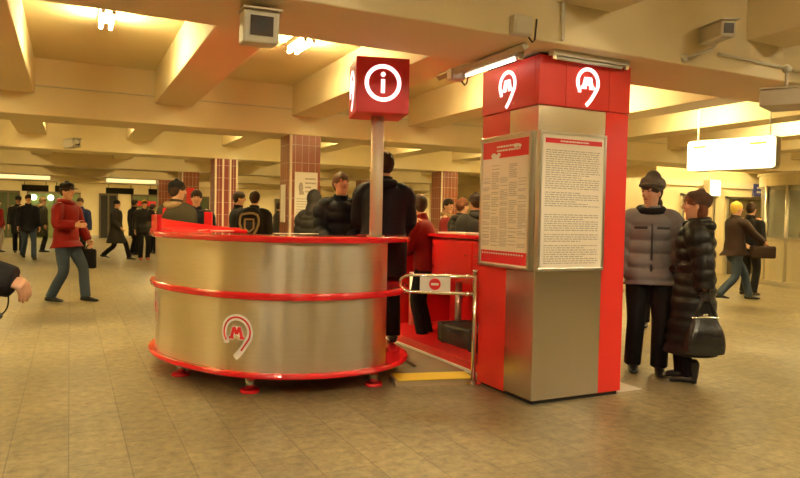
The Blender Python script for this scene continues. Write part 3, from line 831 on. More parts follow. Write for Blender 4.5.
def junction(label, px, py, dist, w, h, d, face=True):
    c = wp(px, py, dist)
    q = (3.72-d/2)/c.y if face else (ZG-h/2-CAM_Z)/(c.z-CAM_Z)
    c = Vector((0, 0, CAM_Z))+(c-Vector((0, 0, CAM_Z)))*q
    t = thing('junction_box', label, 'box', c)
    bm = bmesh.new(); box(bm, -w/2, w/2, -d/2, d/2, -h/2, h/2); obj('case', bm, m_box, t, bevel=.01)
    bm = bmesh.new(); box(bm, -w/2+.01, w/2-.01, -d/2-.006, -d/2, -h/2+.01, h/2-.01); obj('cover', bm, m_box, t, bevel=.002)
    bm = bmesh.new(); tube(bm, [(w/2-.01, 0, -h/2), (w/2+.02, 0, -h/2-.03), (w/2+.04, 0, -h/2-.01), (w/2+.06, .01, h/2)], [.006]*4, n=8); obj('cable', bm, m_black, t, True)
junction('grey junction box on the girder above the left face of the red column', 521, 26, 4.38, .15, .13, .07)
junction('small box hanging below the girder left of the red column', 456, 75, 5.15, .13, .09, .08, False)
t = thing('cable_duct', 'pale trunking under the girder left of the red column', 'duct', wp(470, 68, 5.0), math.radians(62))
bm = bmesh.new(); tube(bm, [(0, 0, 0), (1, 0, 0)], [.02]*2, n=8); t_ = t
bpy.data.objects.remove(t)
bm.free()
A_, B_ = Vector((2.80, 3.80, 2.55)), Vector((2.80, 5.0, 2.55))
bm = bmesh.new(); tube(bm, [A_, B_], [.03, .03], n=4, flat=True); tag(obj('cable_duct', bm, m_box), 'pale trunking under the girder left of the red column', 'duct')

# ------------------------------------------------------------------ people
m_skin = mat('skin', (.62, .33, .19), .5, 0, .06, 20)
m_lips = mat('lips', (.45, .13, .1), .5, 0, .05)
m_eye = mat('eye_dark', (.05, .035, .03), .2, 0, .1)
m_eyewhite = mat('eye_white', (.45, .4, .34), .4, 0, .03)
m_hairdk = mat('dark_brown_hair', (.045, .025, .015), .6, 0, .3, 40, .6, 120)
m_hairred = mat('auburn_hair', (.14, .045, .02), .55, 0, .3, 40, .6, 120)
m_hairlt = mat('light_brown_hair', (.085, .045, .022), .6, 0, .3, 40, .4, 120)
m_hairyel = mat('blond_fur', (.75, .5, .08), .8, 0, .3, 40, .9, 90)
m_fur = mat('tan_fur_trim', (.34, .22, .1), .9, 0, .4, 50, 1.0, 140)
m_furgrey = mat('grey_fur_hat', (.10, .085, .065), .9, 0, .35, 50, 1.0, 150)
m_greenband = mat('grey_puffer_cloth', (.20, .19, .185), .6, 0, .1, 6, .3, 30)
m_blackcloth = mat('black_cloth', (.007, .006, .007), .75, 0, .3, 8, .3, 60)
m_blackpuff = mat('black_puffer_cloth', (.014, .0125, .011), .42, 0, .2, 6, .3, 25)
m_navy = mat('navy_cloth', (.006, .007, .013), .6, 0, .2, 6, .3, 30)
m_darkgrey = mat('dark_grey_cloth', (.03, .028, .027), .7, 0, .2, 6, .3, 60)
m_redcloth = mat('red_jacket_cloth', (.22, .006, .005), .6, 0, .15, 5, .35, 20)
m_jeans = mat('blue_denim', (.028, .045, .07), .8, 0, .45, 5, .4, 70)
m_olive = mat('olive_cloth', (.035, .03, .018), .8, 0, .2, 6)
m_bluecloth = mat('blue_jacket_cloth', (.015, .025, .09), .6, 0, .2, 6)
m_brown = mat('brown_cloth', (.03, .016, .012), .7, 0, .2, 6)
m_beret = mat('brown_knit', (.06, .025, .012), .9, 0, .4, 60, 1.0, 100)
m_leather = mat('black_leather', (.012, .011, .011), .25, 0, .2, 8, .4, 40, coat=.3)
m_shoe = mat('black_shoe_leather', (.012, .01, .01), .3, 0, .2)
m_redshoe = mat('orange_shoe', (.4, .08, .03), .5, 0, .2)
m_zip = mat('dark_zip', (.05, .05, .05), .4, .3, .1)
m_maroon = mat('maroon_cloth', (.22, .02, .02), .7, 0, .2)

def ik(a, t, l1, l2, pole):
    a, t, pole = Vector(a), Vector(t), Vector(pole)
    d = t-a; L = min(d.length, (l1+l2)*.995); dn = d.normalized(); t = a+dn*L
    x = (l1*l1-l2*l2+L*L)/(2*L); h = math.sqrt(max(l1*l1-x*x, 0))
    p = pole-dn*pole.dot(dn); p.normalize()
    return a+dn*x+p*h, t

def hand(bm, wrist, d, nrm, sidesign, curl=.5, spread=True, size=1.0):
    """palm, four unequal bent fingers and a thumb leaving the side of the palm"""
    d = d.normalized(); nrm = (nrm-d*nrm.dot(d)).normalized(); s = d.cross(nrm).normalized()*sidesign
    k = size
    tube(bm, [wrist-d*.02*k, wrist+d*.03*k, wrist+d*.085*k], [(.024*k, .018*k), (.038*k, .016*k), (.041*k, .014*k)], side=s, n=12, sub=2)
    for j, (o, ln) in enumerate(((.030, .072), (.010, .080), (-.011, .074), (-.031, .058))):
        b = wrist+d*.082*k+s*o*k; c = curl*(.85+.1*j)
        p = [b-d*.015*k, b]; q = b; dd = d
        for seg in (.45, .32, .23):
            dd = (dd*math.cos(c*.8)+nrm*math.sin(c*.8)).normalized(); nn = nrm
            q = q+dd*ln*seg*k*1.15; p.append(q)
        tube(bm, p, [.0095*k, .0095*k, .009*k, .0085*k, .007*k], side=s, n=8)
    b = wrist+d*.025*k+s*.032*k
    t1 = b+(d*.5+s*.75+nrm*.3).normalized()*.038*k; t2 = t1+(d*.9+s*.15+nrm*.55).normalized()*.032*k; t3 = t2+(d*.9-s*.1+nrm*.6).normalized()*.024*k
    tube(bm, [b-d*.015*k-s*.012*k, b, t1, t2, t3], [.013*k, .013*k, .0115*k, .010*k, .008*k], side=nrm, n=8)

def person(label, px, d, H, face, top=('coat', m_blackcloth), hem=.80, legs=m_blackcloth, shoes=m_shoe, hair=m_hairdk, hat=None,
           collar=None, handL=None, handR=None, pole=(.45, -.9, -.3), footL=(-.10, 0), footR=(.10, 0), liftL=0, liftR=0, lean=0, look=0, nod=0, base=0,
           puff=None, bulk=1.0, vox=.014, hood=None, group=None, pos=None, flare=1.0, long_hair=False, extras=None, curl=.5, palmL=None, palmR=None, gloves=None, cuff=0.0, fat=1.0, heel=0.0):
    x, y = pos or gp(px, d)
    s = H/1.75
    root = thing('person', label, 'person', (x, y, base), -(YAW+math.radians(face)), group)
    R = Matrix.Rotation(-lean, 3, 'X')
    piv = Vector((0, 0, .95))
    U = lambda p: (piv+R @ (Vector(p)-piv))
    S = lambda p: Vector(p)*s
    sh = {-1: U((-.18, 0, 1.41)), 1: U((.18, 0, 1.41))}
    hands = {-1: Vector(handL or (-.27, .06, .82)), 1: Vector(handR or (.27, .06, .82))}
    feet = {-1: Vector((footL[0], footL[1], .085+liftL)), 1: Vector((footR[0], footR[1], .085+liftR))}
    stride = max(abs(footL[1]), abs(footR[1])); drop = min(.10, stride*stride*.55)
    hip = {k: Vector((k*.095, 0, .92-drop)) for k in (-1, 1)}
    EL, WR, KN, AN = {}, {}, {}, {}
    for k in (-1, 1):
        EL[k], WR[k] = ik(sh[k], hands[k], .29, .255, (k*pole[0], pole[1], pole[2]))
        KN[k], AN[k] = ik(hip[k], feet[k], .43, .425, (0, 1, .1))
    # head frame
    HC = U((0, .015, 1.625))
    HR = R @ Matrix.Rotation(-math.radians(look), 3, 'Z') @ Matrix.Rotation(-nod, 3, 'X')
    hp = lambda x_, y_, z_: HC+HR @ Vector((x_, y_, z_))
    # ---- body, one skin
    bm = bmesh.new()
    tube(bm, [U((0, 0, z)) for z in (.86, .95, 1.08, 1.2, 1.32, 1.41, 1.46)], [(.15, .11), (.16, .115), (.135, .10), (.145, .105), (.165, .11), (.15, .085), (.07, .06)], n=20, sub=2)
    tube(bm, [U((0, -.01, 1.42)), U((0, 0, 1.50)), HC+HR @ Vector((0, -.015, -.05))], [.062, .053, .055], n=14, sub=2)
    rg = [(-.118, .022, .022, .058), (-.105, .040, .040, .045), (-.07, .056, .068, .024), (-.03, .066, .086, .010), (.02, .073, .096, .002), (.06, .071, .092, -.003), (.095, .056, .072, -.008), (.118, .030, .040, -.010)]
    tube(bm, [hp(0, q[3], q[0]) for q in rg], [(q[1], q[2]) for q in rg], side=HR @ Vector((1, 0, 0)), n=22, sub=3)
    tube(bm, [hp(0, .088, .028), hp(0, .108, -.004), hp(0, .113, -.022), hp(0, .094, -.032)], [.008, .011, .014, .007], side=HR @ Vector((1, 0, 0)), n=10, sub=2)
    for k in (-1, 1):
        ell(bm, hp(k*.075, -.005, -.005), (.010, .018, .030), HR)
        ell(bm, hp(k*.034, .072, -.018), (.02, .018, .018), HR)
        ell(bm, hp(k*.030, .082, .034), (.024, .012, .008), HR)
        tube(bm, [sh[k]-Vector((k*.06, 0, 0)), sh[k], (sh[k]+EL[k])/2, EL[k], (EL[k]*.6+WR[k]*.4), WR[k]], [.055, .055, .047, .04, .04, .026], n=12, sub=2)
        fd = (WR[k]-EL[k]).normalized()
        pn = Vector((palmR if k > 0 else palmL) or (-k, .15, 0))
        if not gloves: hand(bm, WR[k], fd, pn, k if abs(fd.z) > .6 else 1, curl)
        tube(bm, [hip[k], (hip[k]+KN[k])/2, KN[k], (KN[k]*.65+AN[k]*.35), AN[k]], [.085, .072, .053, .052, .036], n=12, sub=2)
        tube(bm, [AN[k]+Vector((0, -.03, -.035)), AN[k]+Vector((0, .04, -.045)), AN[k]+Vector((0, .11, -.058))], [(.028, .025), (.03, .022), (.025, .012)], n=12, sub=2)
    bmesh.ops.scale(bm, vec=(s, s, s), verts=bm.verts[:])
    body = voxel('body', bm, vox, m_skin, root, 1 if vox < .01 else 1, .4)
    near = vox < .0125
    def part(nm, bm, m, v=None, sm=2, parent=root):
        bmesh.ops.scale(bm, vec=(s, s, s), verts=bm.verts[:])
        if v: return voxel(nm, bm, v, m, parent, sm)
        return obj(nm, bm, m, parent, True)
    if near:
        for k in (-1, 1):
            bm = bmesh.new(); ell(bm, hp(k*.030, .0835, .014), (.0125, .009, .0065), HR, 12, 8); ey = part('eye', bm, m_eyewhite)
            bm = bmesh.new(); ell(bm, hp(k*.030, .091, .014), (.0075, .005, .0065), HR, 10, 6); part('iris', bm, m_eye, parent=ey)
            bm = bmesh.new(); tube(bm, [hp(k*.014, .0955, .036), hp(k*.032, .094, .041), hp(k*.05, .079, .034)], [.0035, .0045, .002], n=6); part('eyebrow', bm, hair or m_hairdk)
        bm = bmesh.new(); tube(bm, [hp(-.022, .084, -.058), hp(0, .094, -.055), hp(.022, .084, -.058)], [.003, .0065, .003], n=8, sub=3); part('mouth', bm, m_lips)
    else:
        for k in (-1, 1):
            bm = bmesh.new(); ell(bm, hp(k*.030, .088, .014), (.012, .008, .007), HR, 8, 6); part('eye', bm, m_eye)
    # ---- hair and hat
    if hair:
        bm = bmesh.new(); ell(bm, hp(0, -.006, .046), (.086, .107, .090), HR, 24, 16); ell(bm, hp(0, -.03, .02), (.085, .088, .085), HR, 24, 16)
        if long_hair:
            tube(bm, [hp(0, -.045, .03), hp(0, -.055, -.06), hp(0, -.05, -.15)], [(.078, .06), (.085, .06), (.07, .045)], side=HR @ Vector((1, 0, 0)), n=16, sub=3)
        else:
            ell(bm, hp(0, -.045, -.02), (.068, .058, .06), HR, 20, 12)
        part('hair', bm, hair, max(.008, vox*.8))
    if hat:
        kind, hm = hat
        X = HR @ Vector((1, 0, 0))
        if kind == 'ushanka':
            bm = bmesh.new()
            q = [(.048, .094, .112), (.06, .106, .122), (.09, .108, .122), (.125, .10, .113), (.145, .07, .082)]
            tube(bm, [hp(0, -.01-.1*(z-.03), z) for z, a, b in q], [(a, b) for z, a, b in q], side=X, n=28, sub=3)
            h_ = part('fur_hat', bm, hm, .009, 1)
            bm = bmesh.new(); tube(bm, [hp(-.099*math.cos(a), -.01+.117*math.sin(a), .072) for a in [i*PI/14 for i in range(15)]], [(.018, .014)]*15, side=(0, 0, 1), n=10)
            part('turned_up_brim', bm, hm, parent=h_)
        elif kind == 'beanie':
            bm = bmesh.new()
            q = [(.028, .083, .104), (.05, .087, .106), (.085, .082, .099), (.115, .06, .075), (.135, .02, .03)]
            tube(bm, [hp(0, -.012, z) for z, a, b in q], [(a, b) for z, a, b in q], side=X, n=24, sub=3)
            part('knit_hat', bm, hm)
        elif kind == 'beret':
            bm = bmesh.new()
            q = [(.015, .084, .104), (.04, .093, .113), (.08, .098, .118), (.115, .08, .10), (.14, .03, .04)]
            tube(bm, [hp(0, -.022-.15*(z-.015), z) for z, a, b in q], [(a, b) for z, a, b in q], side=X, n=24, sub=3)
            part('knit_beret', bm, hm, .009, 1)
        elif kind == 'cap':
            bm = bmesh.new()
            q = [(.045, .082, .102), (.07, .086, .106), (.10, .085, .105), (.125, .07, .085), (.135, .03, .04)]
            tube(bm, [hp(0, -.008, z) for z, a, b in q], [(a, b) for z, a, b in q], side=X, n=24, sub=3)
            h_ = part('cap', bm, hm)
            bm = bmesh.new(); tube(bm, [hp(0, .07, .058), hp(0, .12, .05), hp(0, .165, .038)], [(.075, .007), (.07, .006), (.04, .004)], side=X, n=16, sub=3)
            part('cap_visor', bm, hm, parent=h_)
        elif kind == 'hood':
            bm = bmesh.new(); ell(bm, hp(0, -.03, .02), (.105, .115, .135), HR, 24, 16)
            tube(bm, [hp(0, -.03, -.02), U((0, -.04, 1.44))], [(.09, .09), (.13, .11)], n=20, sub=3)
            part('hood', bm, hm, .012)
    if collar:
        bm = bmesh.new(); r0 = .088
        P_ = [U((r0*math.sin(a)*1.15, -.005+r0*math.cos(a)*1.05, 1.475+.02*math.cos(a)*-1)) for a in [i*2*PI/16 for i in range(17)]]
        tube(bm, P_, [(.036, .036)]*17, side=(0, 0, 1), n=10); part(collar[0], bm, collar[1])
    # ---- trousers
    ky = fat
    bm = bmesh.new()
    tube(bm, [Vector((0, 0, z-drop)) for z in (.84, .92, 1.0)], [(.165, .125), (.175, .13), (.165, .12)], n=20, sub=2)
    for k in (-1, 1):
        an = AN[k]+Vector((0, -.005, -.02))
        tube(bm, [hip[k]+Vector((0, 0, .02)), (hip[k]+KN[k])/2, KN[k], (KN[k]*.5+an*.5), an], [.098*ky, .09*ky, .072*ky, .07*ky, .068*ky], n=14, sub=3, flat=True)
    part('trousers', bm, legs, max(.010, vox*.8), 2)
    for k in (-1, 1):
        bm = bmesh.new(); a = AN[k]
        lift = liftL if k < 0 else liftR
        tp = lift*.9
        if heel:
            tube(bm, [a+Vector((0, -.045, .10)), a+Vector((0, -.04, .0)), a+Vector((0, -.03, -.035)), a+Vector((0, .06, -.045)), a+Vector((0, .15, -.068))], [(.05, .05), (.045, .045), (.042, .042), (.046, .034), (.038, .017)], n=14, sub=3)
            tube(bm, [a+Vector((0, -.045, -.03)), a+Vector((0, -.05, -.082))], [(.032, .032), (.026, .026)], n=12, flat=True)
        else:
            tube(bm, [a+Vector((0, -.062, -.045+tp*.2)), a+Vector((0, -.02, -.035)), a+Vector((0, .06, -.047)), a+Vector((0, .135, -.058-tp*.3)), a+Vector((0, .19, -.063-tp*.5))], [(.036, .036), (.044, .046), (.048, .035), (.048, .024), (.03, .017)], n=14, sub=3)
        sh_ = part('shoe', bm, shoes, .008 if near else None, 1)
    # ---- coat: torso and sleeves in one skin
    b = bulk
    kind, cm = top
    bm = bmesh.new()
    zs = [1.455, 1.42, 1.34, 1.22, 1.08, .98, .90]
    rr = [(.085, .075), (.155*b, .105*b), (.192*b, .135*b), (.185*b, .14*b), (.175*b, .135*b), (.19*b, .145*b), (.195*b, .15*b)]
    P_, Q_ = [], []
    for z, r in zip(zs, rr):
        if z > hem+.03: P_.append(U((0, 0, z)) if z > .95 else Vector((0, 0, z))); Q_.append(r)
    if hem < .9:
        for f in (.5, 1.0):
            z = .9+(hem-.9)*f; g_ = 1+(flare-1)*f
            P_.append(Vector((0, (footL[1]+footR[1])*.12*f, z))); Q_.append((.195*b*g_, (.15*b+stride*.32*f)*g_))
    else:
        P_.append(U((0, 0, hem))); Q_.append((.19*b, .145*b))
    tube(bm, P_, Q_, n=32, sub=8 if puff else 4, quilt=puff, flat=True)
    sr = {'coat': (.078, .066, .055), 'puffer': (.092, .08, .062)}[kind]
    for k in (-1, 1):
        tube(bm, [sh[k]-Vector((k*.10, 0, .005)), sh[k]+Vector((-k*.025, 0, -.022)), sh[k].lerp(EL[k], .22)+Vector((k*.008, 0, 0)), (sh[k]+EL[k])/2, EL[k], (EL[k]+WR[k])/2, WR[k]+(WR[k]-EL[k]).normalized()*cuff],
             [sr[0]*b*.8, sr[0]*b*.93, sr[0]*b, sr[0]*b*.98, sr[1]*b, sr[1]*b*.95, sr[2]*b], n=18, side=(0, 1, 0), sub=8 if puff else 4, quilt=(puff[0], puff[1]*1.2) if puff else None, flat=True)
    coat = part('coat' if hem < .75 else 'jacket', bm, cm, .010 if near else max(.012, vox), 1 if puff else 2)
    # collar band
    bm = bmesh.new(); tube(bm, [U((0, -.008, 1.43)), U((0, -.004, 1.48)), U((0, 0, 1.515))], [(.098, .086), (.083, .08), (.080, .079)], n=24, sub=3, flat=True)
    part('collar', bm, cm, parent=coat)
    if hood:
        bm = bmesh.new()
        tube(bm, [U((-.10, -.03, 1.47)), U((-.08, -.09, 1.455)), U((0, -.12, 1.44)), U((.08, -.09, 1.455)), U((.10, -.03, 1.47))], [.02, .04, .052, .04, .02], side=(0, 0, 1), n=14, sub=3)
        part('folded_hood', bm, hood, .012, parent=coat)
    if gloves:
        for k in (-1, 1):
            bm = bmesh.new(); hand(bm, WR[k], (WR[k]-EL[k]), Vector((-k, .15, 0)), k, curl, size=1.12); part('glove', bm, gloves, .008)
    M_ = Matrix.Translation((x, y, base)) @ Matrix.Rotation(-(YAW+math.radians(face)), 4, 'Z')
    W = lambda p: M_ @ (Vector(p)*s)
    return dict(root=root, W=W, WR=WR, EL=EL, part=part, U=U, coat=coat, M=M_, s=s, hp=hp, HR=HR)

def bag(label, name, loc, rz, w, h, dp, m, kind='brief'):
    t = thing(name, label, 'bag', loc, rz)
    if kind == 'gather':
        bm = bmesh.new(); rings = []
        n = 48; lv = [(0, .86, .8), (.02, .97, .98), (.25, 1.0, 1.0), (.6, .88, .85), (.85, .68, .5), (1.0, .58, .30)]
        for z, a, b_ in crom(lv, 5):
            ring = []
            for j in range(n):
                th = 2*PI*j/n; c, s_ = math.cos(th), math.sin(th)
                f = 1+.035*math.sin(th*17)*min(1, z*2)
                ring.append(bm.verts.new((w/2*a*math.copysign(abs(c)**.7, c)*f, dp/2*b_*math.copysign(abs(s_)**.7, s_)*f, -h+h*z)))
            rings.append(ring)
        for q0, q1 in zip(rings, rings[1:]):
            for j in range(n): bm.faces.new((q0[j], q0[(j+1) % n], q1[(j+1) % n], q1[j]))
        bm.faces.new(rings[0]); bm.faces.new(rings[-1])
        obj('pouch', bm, m, t, True)
        bm = bmesh.new(); tube(bm, [(-w*.31, 0, .005), (0, 0, .012), (w*.31, 0, .005)], [(.012, .022)]*3, side=(0, 0, 1), n=12, sub=3); obj('metal_clasp', bm, m_chrome, t, True)
        bm = bmesh.new(); ell(bm, (-.01, 0, .03), (.012, .008, .01)); ell(bm, (.012, 0, .032), (.012, .008, .01)); obj('kiss_lock', bm, m_chrome, t, True)
        for sy in (-.014, .014):
            tb('handle', [(-w*.24, sy, .0), (-w*.2, sy, .07), (-w*.08, sy*.5, .15), (w*.06, sy*.5, .15), (w*.2, sy, .07), (w*.24, sy, .0)], [.007]*6, m, t, side=(0, 1, 0), n=8, sub=3)
    elif kind == 'pack':
        bm = bmesh.new(); tube(bm, [(0, 0, -h/2), (0, 0, -h*.2), (0, 0, h*.25), (0, 0, h/2)], [(w/2, dp/2), (w/2*1.05, dp/2*1.1), (w/2, dp/2), (w*.32, dp*.32)], n=20, sub=3); obj('sack', bm, m, t, True)
        bm = bmesh.new(); tube(bm, [(0, -dp*.45, -h*.3), (0, -dp*.5, 0)], [(w*.34, .04), (w*.34, .04)], n=16, sub=3); obj('front_pocket', bm, m_darkgrey, t, True)
    else:
        bm = bmesh.new(); box(bm, -w/2, w/2, -dp/2, dp/2, -h, 0); obj('case_body', bm, m, t, bevel=.03)
        bm = bmesh.new(); box(bm, -w/2+.03, w/2-.03, -dp/2-.012, -dp/2, -h*.6, -.03); obj('flap', bm, m, t, bevel=.008)
        tb('handle', [(-w*.18, 0, 0), (-w*.15, 0, .05), (w*.15, 0, .05), (w*.18, 0, 0)], [.009]*4, m, t, side=(0, 1, 0), n=8, sub=2)
    return t

# --- the couple at right
pm = person('man in grey quilted jacket and grey fur hat looking left beside the kiosk column', 650, 6.10, 1.745, 194, ('puffer', m_greenband), .79, m_blackcloth,
            hair=m_hairdk, hat=('ushanka', m_furgrey), collar=('scarf', m_blackcloth), puff=(.125, .15), bulk=1.12, vox=.0085, look=38,
            footL=(-.10, .08), footR=(.12, .0), handL=(-.28, .1, .84), handR=(.26, .02, .84), hood=m_greenband, curl=.6, fat=1.12)
P = pm['part']; U_ = pm['U']
bm = bmesh.new(); tube(bm, [U_((0.0, .108, 1.42)), U_((.0, .160, 1.30)), U_((0, .163, 1.15)), U_((0, .160, 1.0)), U_((0, .168, .88)), U_((0, .168, .80))], [(.010, .006)]*6, n=8, sub=4)
P('zip', bm, m_zip, parent=pm['coat'])
for k in (-1, 1):
    bm = bmesh.new(); tube(bm, [U_((k*.045, .155, 1.315)), U_((k*.10, .146, 1.315)), U_((k*.145, .118, 1.315))], [(.007, .014)]*3, n=8, sub=3)
    P('pocket_flap', bm, m_zip, parent=pm['coat'])
pw = person('woman in long dark quilted coat and brown knit beret facing left with a black handbag', 696, 5.72, 1.62, -62, ('puffer', m_blackpuff), .27, m_blackcloth,
            hair=m_hairred, hat=('beret', m_beret), collar=('puffed_collar', m_blackpuff), puff=(.11, .15), bulk=1.2, vox=.0085, look=-14, nod=-.05,
            footL=(-.085, .02), footR=(.10, .11), handL=(-.24, -.14, .70), handR=(.22, .22, .98), gloves=m_leather, curl=1.0, heel=1, flare=1.08, hood=m_blackpuff, fat=.85, long_hair=True)
P = pw['part']
bm = bmesh.new(); tube(bm, [(0.214*math.cos(a), .168*math.sin(a), 1.075) for a in [i*2*PI/24 for i in range(25)]], [(.022, .008)]*25, side=(0, 0, 1), n=8)
P('belt', bm, m_leather, parent=pw['coat'])
wl = pw['W'](pw['WR'][-1]+(pw['WR'][-1]-pw['EL'][-1]).normalized()*.10)
bag('black gathered leather handbag with metal clasp in the woman\'s gloved hand', 'handbag', (wl.x, wl.y, wl.z-.145), -YAW+.1, .34, .29, .15, m_leather, 'gather')
person('person mostly hidden behind the couple in dark trousers', 655, 8.7, 1.68, 200, ('coat', m_blackcloth), .8, m_blackcloth, vox=.016)

# --- behind and inside the counter
person('tall person in black coat seen from behind inside the counter right of the sign pole', 383, 6.3, 1.80, -4, ('coat', m_navy), .62, m_blackcloth, hair=m_hairdk,
       base=.171, bulk=1.14, vox=.0095, handL=(-.16, .30, 1.02), handR=(.20, .30, 1.0), footR=(.11, .02), footL=(-.10, .0), look=-20, hood=m_navy, lean=.05)
person('bareheaded person with a fringe in navy padded jacket left of the sign pole', 340, 6.75, 1.62, 172, ('puffer', m_navy), .78, m_jeans, hair=m_hairlt,
       base=.171, bulk=1.08, vox=.009, look=-25, nod=-.25, handL=(-.1, .28, 1.02), handR=(.14, .28, 1.0), puff=(.12, .13), hood=m_navy, lean=.06)
person('person in grey hooded jacket seen from behind right of the poster column', 314, 9.3, 1.70, 20, ('puffer', m_darkgrey), .78, m_blackcloth, hair=m_hairdk, hat=('hood', m_darkgrey), bulk=1.1, puff=(.12, .13), vox=.012)
person('person in red top with dark bobbed hair bending over behind the swing gate', 427, 7.35, 1.62, -70, ('coat', m_redcloth), .85, m_blackcloth, hair=m_hairdk, vox=.010,
       lean=.16, nod=-.4, handL=(-.10, .36, 1.0), handR=(.10, .36, 1.02), long_hair=False, look=10)
pa = person('person in black jacket seen from behind wearing a patterned backpack', 254, 11.0, 1.74, 0, ('coat', m_blackcloth), .8, m_blackcloth, bulk=1.22, vox=.012, hair=m_hairdk)
wl = pa['W']((0, -.25, 1.22)); t = bag('dark backpack with a pale shield pattern on the back behind the counter', 'backpack', wl, -YAW, .36, .46, .14, m_blackcloth, 'pack')
bm = bmesh.new(); mp = plane_map((0, -.125, -.02), (1, 0, 0), (0, 0, 1), (0, -1, 0))
stroke(bm, [(-.13, .16), (-.15, .02), (-.08, -.14), (0, -.19), (.08, -.14), (.15, .02), (.13, .16), (0, .19), (-.13, .16)], .035, mp, 2)
stroke(bm, [(-.07, .09), (-.07, -.05), (0, -.11), (.07, -.05), (.07, .09), (-.07, .09)], .03, mp, 1)
o = obj('shield_pattern', bm, m_fur, t); thick(o, .006)
person('dark haired person in dark coat turned right beside the patterned backpack', 238, 11.9, 1.76, 60, ('coat', m_blackcloth), .7, m_blackcloth, vox=.012, bulk=1.1, look=20)
person('person in grey padded coat left of the poster column', 279, 17.5, 1.70, 60, ('puffer', m_darkgrey), .55, m_blackcloth, vox=.016, hair=m_hairdk, bulk=1.15)
person('person in black knit hat and fur-hooded coat behind the left end of the counter', 176, 8.4, 1.76, 25, ('coat', m_olive), .6, m_blackcloth, hair=m_hairdk, hat=('beanie', m_blackcloth),
       hood=m_fur, bulk=1.22, vox=.011, look=20)
person('person in dark open jacket facing the camera right of the black knit hat', 196, 9.9, 1.70, 165, ('coat', m_navy), .75, m_blackcloth, vox=.012, bulk=1.05, handR=(-.05, .3, 1.0))
# --- group right of the tall man
person('person with pale face in maroon coat, leftmost of three behind the back counter', 447, 10.9, 1.68, 110, ('coat', m_maroon), .6, m_blackcloth, vox=.012, hair=m_hairdk, look=40, collar=('fur_collar', m_fur))
person('person in dark padded jacket with brown hair, middle of three behind the back counter', 461, 9.9, 1.66, 60, ('puffer', m_darkgrey), .7, m_blackcloth, vox=.012, hair=m_hairred, bulk=1.1, puff=(.12, .13), hood=m_darkgrey)
person('person in dark grey jacket, rightmost of three behind the back counter', 475, 9.0, 1.70, -20, ('coat', m_darkgrey), .7, m_blackcloth, vox=.012, hair=m_hairdk, bulk=1.15, hood=m_darkgrey, hat=('beanie', m_brown))

# --- left side of the hall
pr_ = person('man in red jacket, blue jeans and black cap standing at left', 66, 10.05, 1.77, 100, ('coat', m_redcloth), .80, m_jeans, hair=m_hairdk, hat=('cap', m_blackcloth), vox=.0095,
             footL=(-.10, .26), footR=(.10, -.18), handR=(.20, .30, 1.14), handL=(-.26, .20, .86), bulk=1.08, look=5, curl=.9, fat=1.05, collar=('hood_roll', m_redcloth))
wl = pr_['W'](pr_['WR'][-1]+Vector((0, .02, -.08)))
bag('black shoulder case held by the man in the red jacket', 'briefcase', (wl.x, wl.y, wl.z-.05), -YAW+.2, .20, .30, .09, m_blackcloth)
person('walking person in long grey-blue coat in the left distance', 116, 19.3, 1.70, 95, ('coat', m_darkgrey), .48, m_blackcloth, hair=m_hairdk, hat=('beanie', m_blackcloth), vox=.016, footL=(-.07, .38), footR=(.07, -.36), liftR=.06,
       handL=(-.22, -.1, .88), handR=(.22, .25, .95), bulk=1.15)
person('person in black striped padded jacket and mustard knit hat in the left distance', 144, 19.3, 1.72, 150, ('puffer', m_blackpuff), .78, m_blackcloth, shoes=m_redshoe, hat=('beanie', m_hairyel), vox=.016, puff=(.14, .07), bulk=1.15)
person('dark coated person right of the walking grey-blue coat', 134, 21.5, 1.78, 30, ('coat', m_blackcloth), .6, m_blackcloth, vox=.018)
person('person in red coat half behind the left end of the counter', 152, 22.5, 1.66, 30, ('coat', m_redcloth), .7, m_blackcloth, vox=.018)
person('person in black cap and dark coat, leftmost standing figure near the glass doors', 18, 21.5, 1.80, 150, ('coat', m_blackcloth), .6, m_navy, hat=('cap', m_blackcloth), vox=.018, footL=(-.08, .15), footR=(.08, -.1))
person('person walking in dark coat and jeans in front of the glass doors', 28, 18.8, 1.80, 140, ('coat', m_navy), .75, m_jeans, vox=.016, footL=(-.08, .3), footR=(.08, -.28), liftR=.04)
person('person in long dark coat with tan fur hood left of the red jacket', 42, 22.0, 1.80, 60, ('coat', m_olive), .5, m_blackcloth, hood=m_fur, collar=('fur_collar', m_fur), hair=m_fur, vox=.016, bulk=1.15)
person('person in blue jacket behind the man in the red jacket', 80, 18.0, 1.72, 170, ('coat', m_bluecloth), .8, m_blackcloth, vox=.016)
person('person in red coat and pale trousers cut by the left edge', -3, 21.5, 1.70, 90, ('coat', m_redcloth), .8, mat('pale_trouser_cloth', (.5, .4, .3), .8), vox=.018)
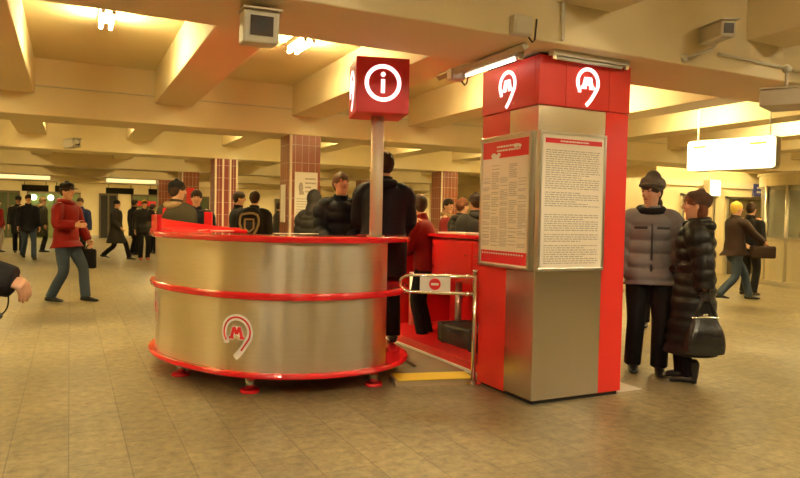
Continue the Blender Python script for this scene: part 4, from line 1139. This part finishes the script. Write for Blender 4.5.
# --- right distance
pb = person('walking person with blond fur hat in dark brown jacket before the ticket booth', 735, 12.1, 1.76, 84, ('coat', m_brown), .80, m_jeans, hair=m_hairyel, hat=('beanie', m_hairyel), vox=.012,
       footL=(-.07, .36), footR=(.07, -.32), liftR=.03, handR=(.22, .42, 1.02), handL=(-.2, .3, 1.0), bulk=1.12)
wl = pb['W']((.2, .40, .98)); bag('brown bag carried by the walker with the blond fur hat', 'shoulder_bag', wl, -YAW-.2, .42, .22, .12, m_brown)
person('dark haired person in dark clothes behind the blond fur hat', 750, 12.95, 1.78, 60, ('coat', m_blackcloth), .8, m_blackcloth, vox=.014)

# --- the arm reaching in at the left edge
pp = person('person outside the left edge reaching in with a black sleeve and bare hand', -126, 2.60, 1.60, 77, ('puffer', m_blackcloth), .8, m_jeans, vox=.006, handR=(.18, .54, 1.19), lean=.10, cuff=.055, handL=(-.26, .05, .84), bulk=1.06, puff=(.14, .06), curl=1.35, palmR=(-.5, 0, -1), pole=(.1, -.4, -1))
hw = pp['W'](pp['WR'][1]+(pp['WR'][1]-pp['EL'][1]).normalized()*.05)
t = thing('wrist_strap', 'thin black strap dangling from the hand at the left edge', 'strap', hw)
r_, dn = Vector((math.cos(YAW), -math.sin(YAW), 0)), Vector((0, 0, -1))
pts = [dn*.01-r_*.02, dn*.09-r_*.02, dn*.13-r_*.05, dn*.155-r_*.10, dn*.14-r_*.17, dn*.16-r_*.22, dn*.22-r_*.235]
tb('cord', pts, [.0028]*7, m_blackcloth, t, n=8, sub=5)
bm = bmesh.new(); ell(bm, dn*.13-r_*.05, (.009, .009, .012)); obj('bead', bm, m_black, t, True)

# ------------------------------------------------------------------ world and view
w = bpy.data.worlds.new('world'); sc.world = w; w.use_nodes = True
w.node_tree.nodes['Background'].inputs[0].default_value = (1, .8, .5, 1)
w.node_tree.nodes['Background'].inputs[1].default_value = .05
sc.view_settings.view_transform = 'Standard'; sc.view_settings.look = 'None'
sc.view_settings.gamma = 1; sc.view_settings.use_curve_mapping = False
sc.view_settings.exposure = 0.68
sc.cycles.use_denoising = True
sc.cycles.max_bounces = 8
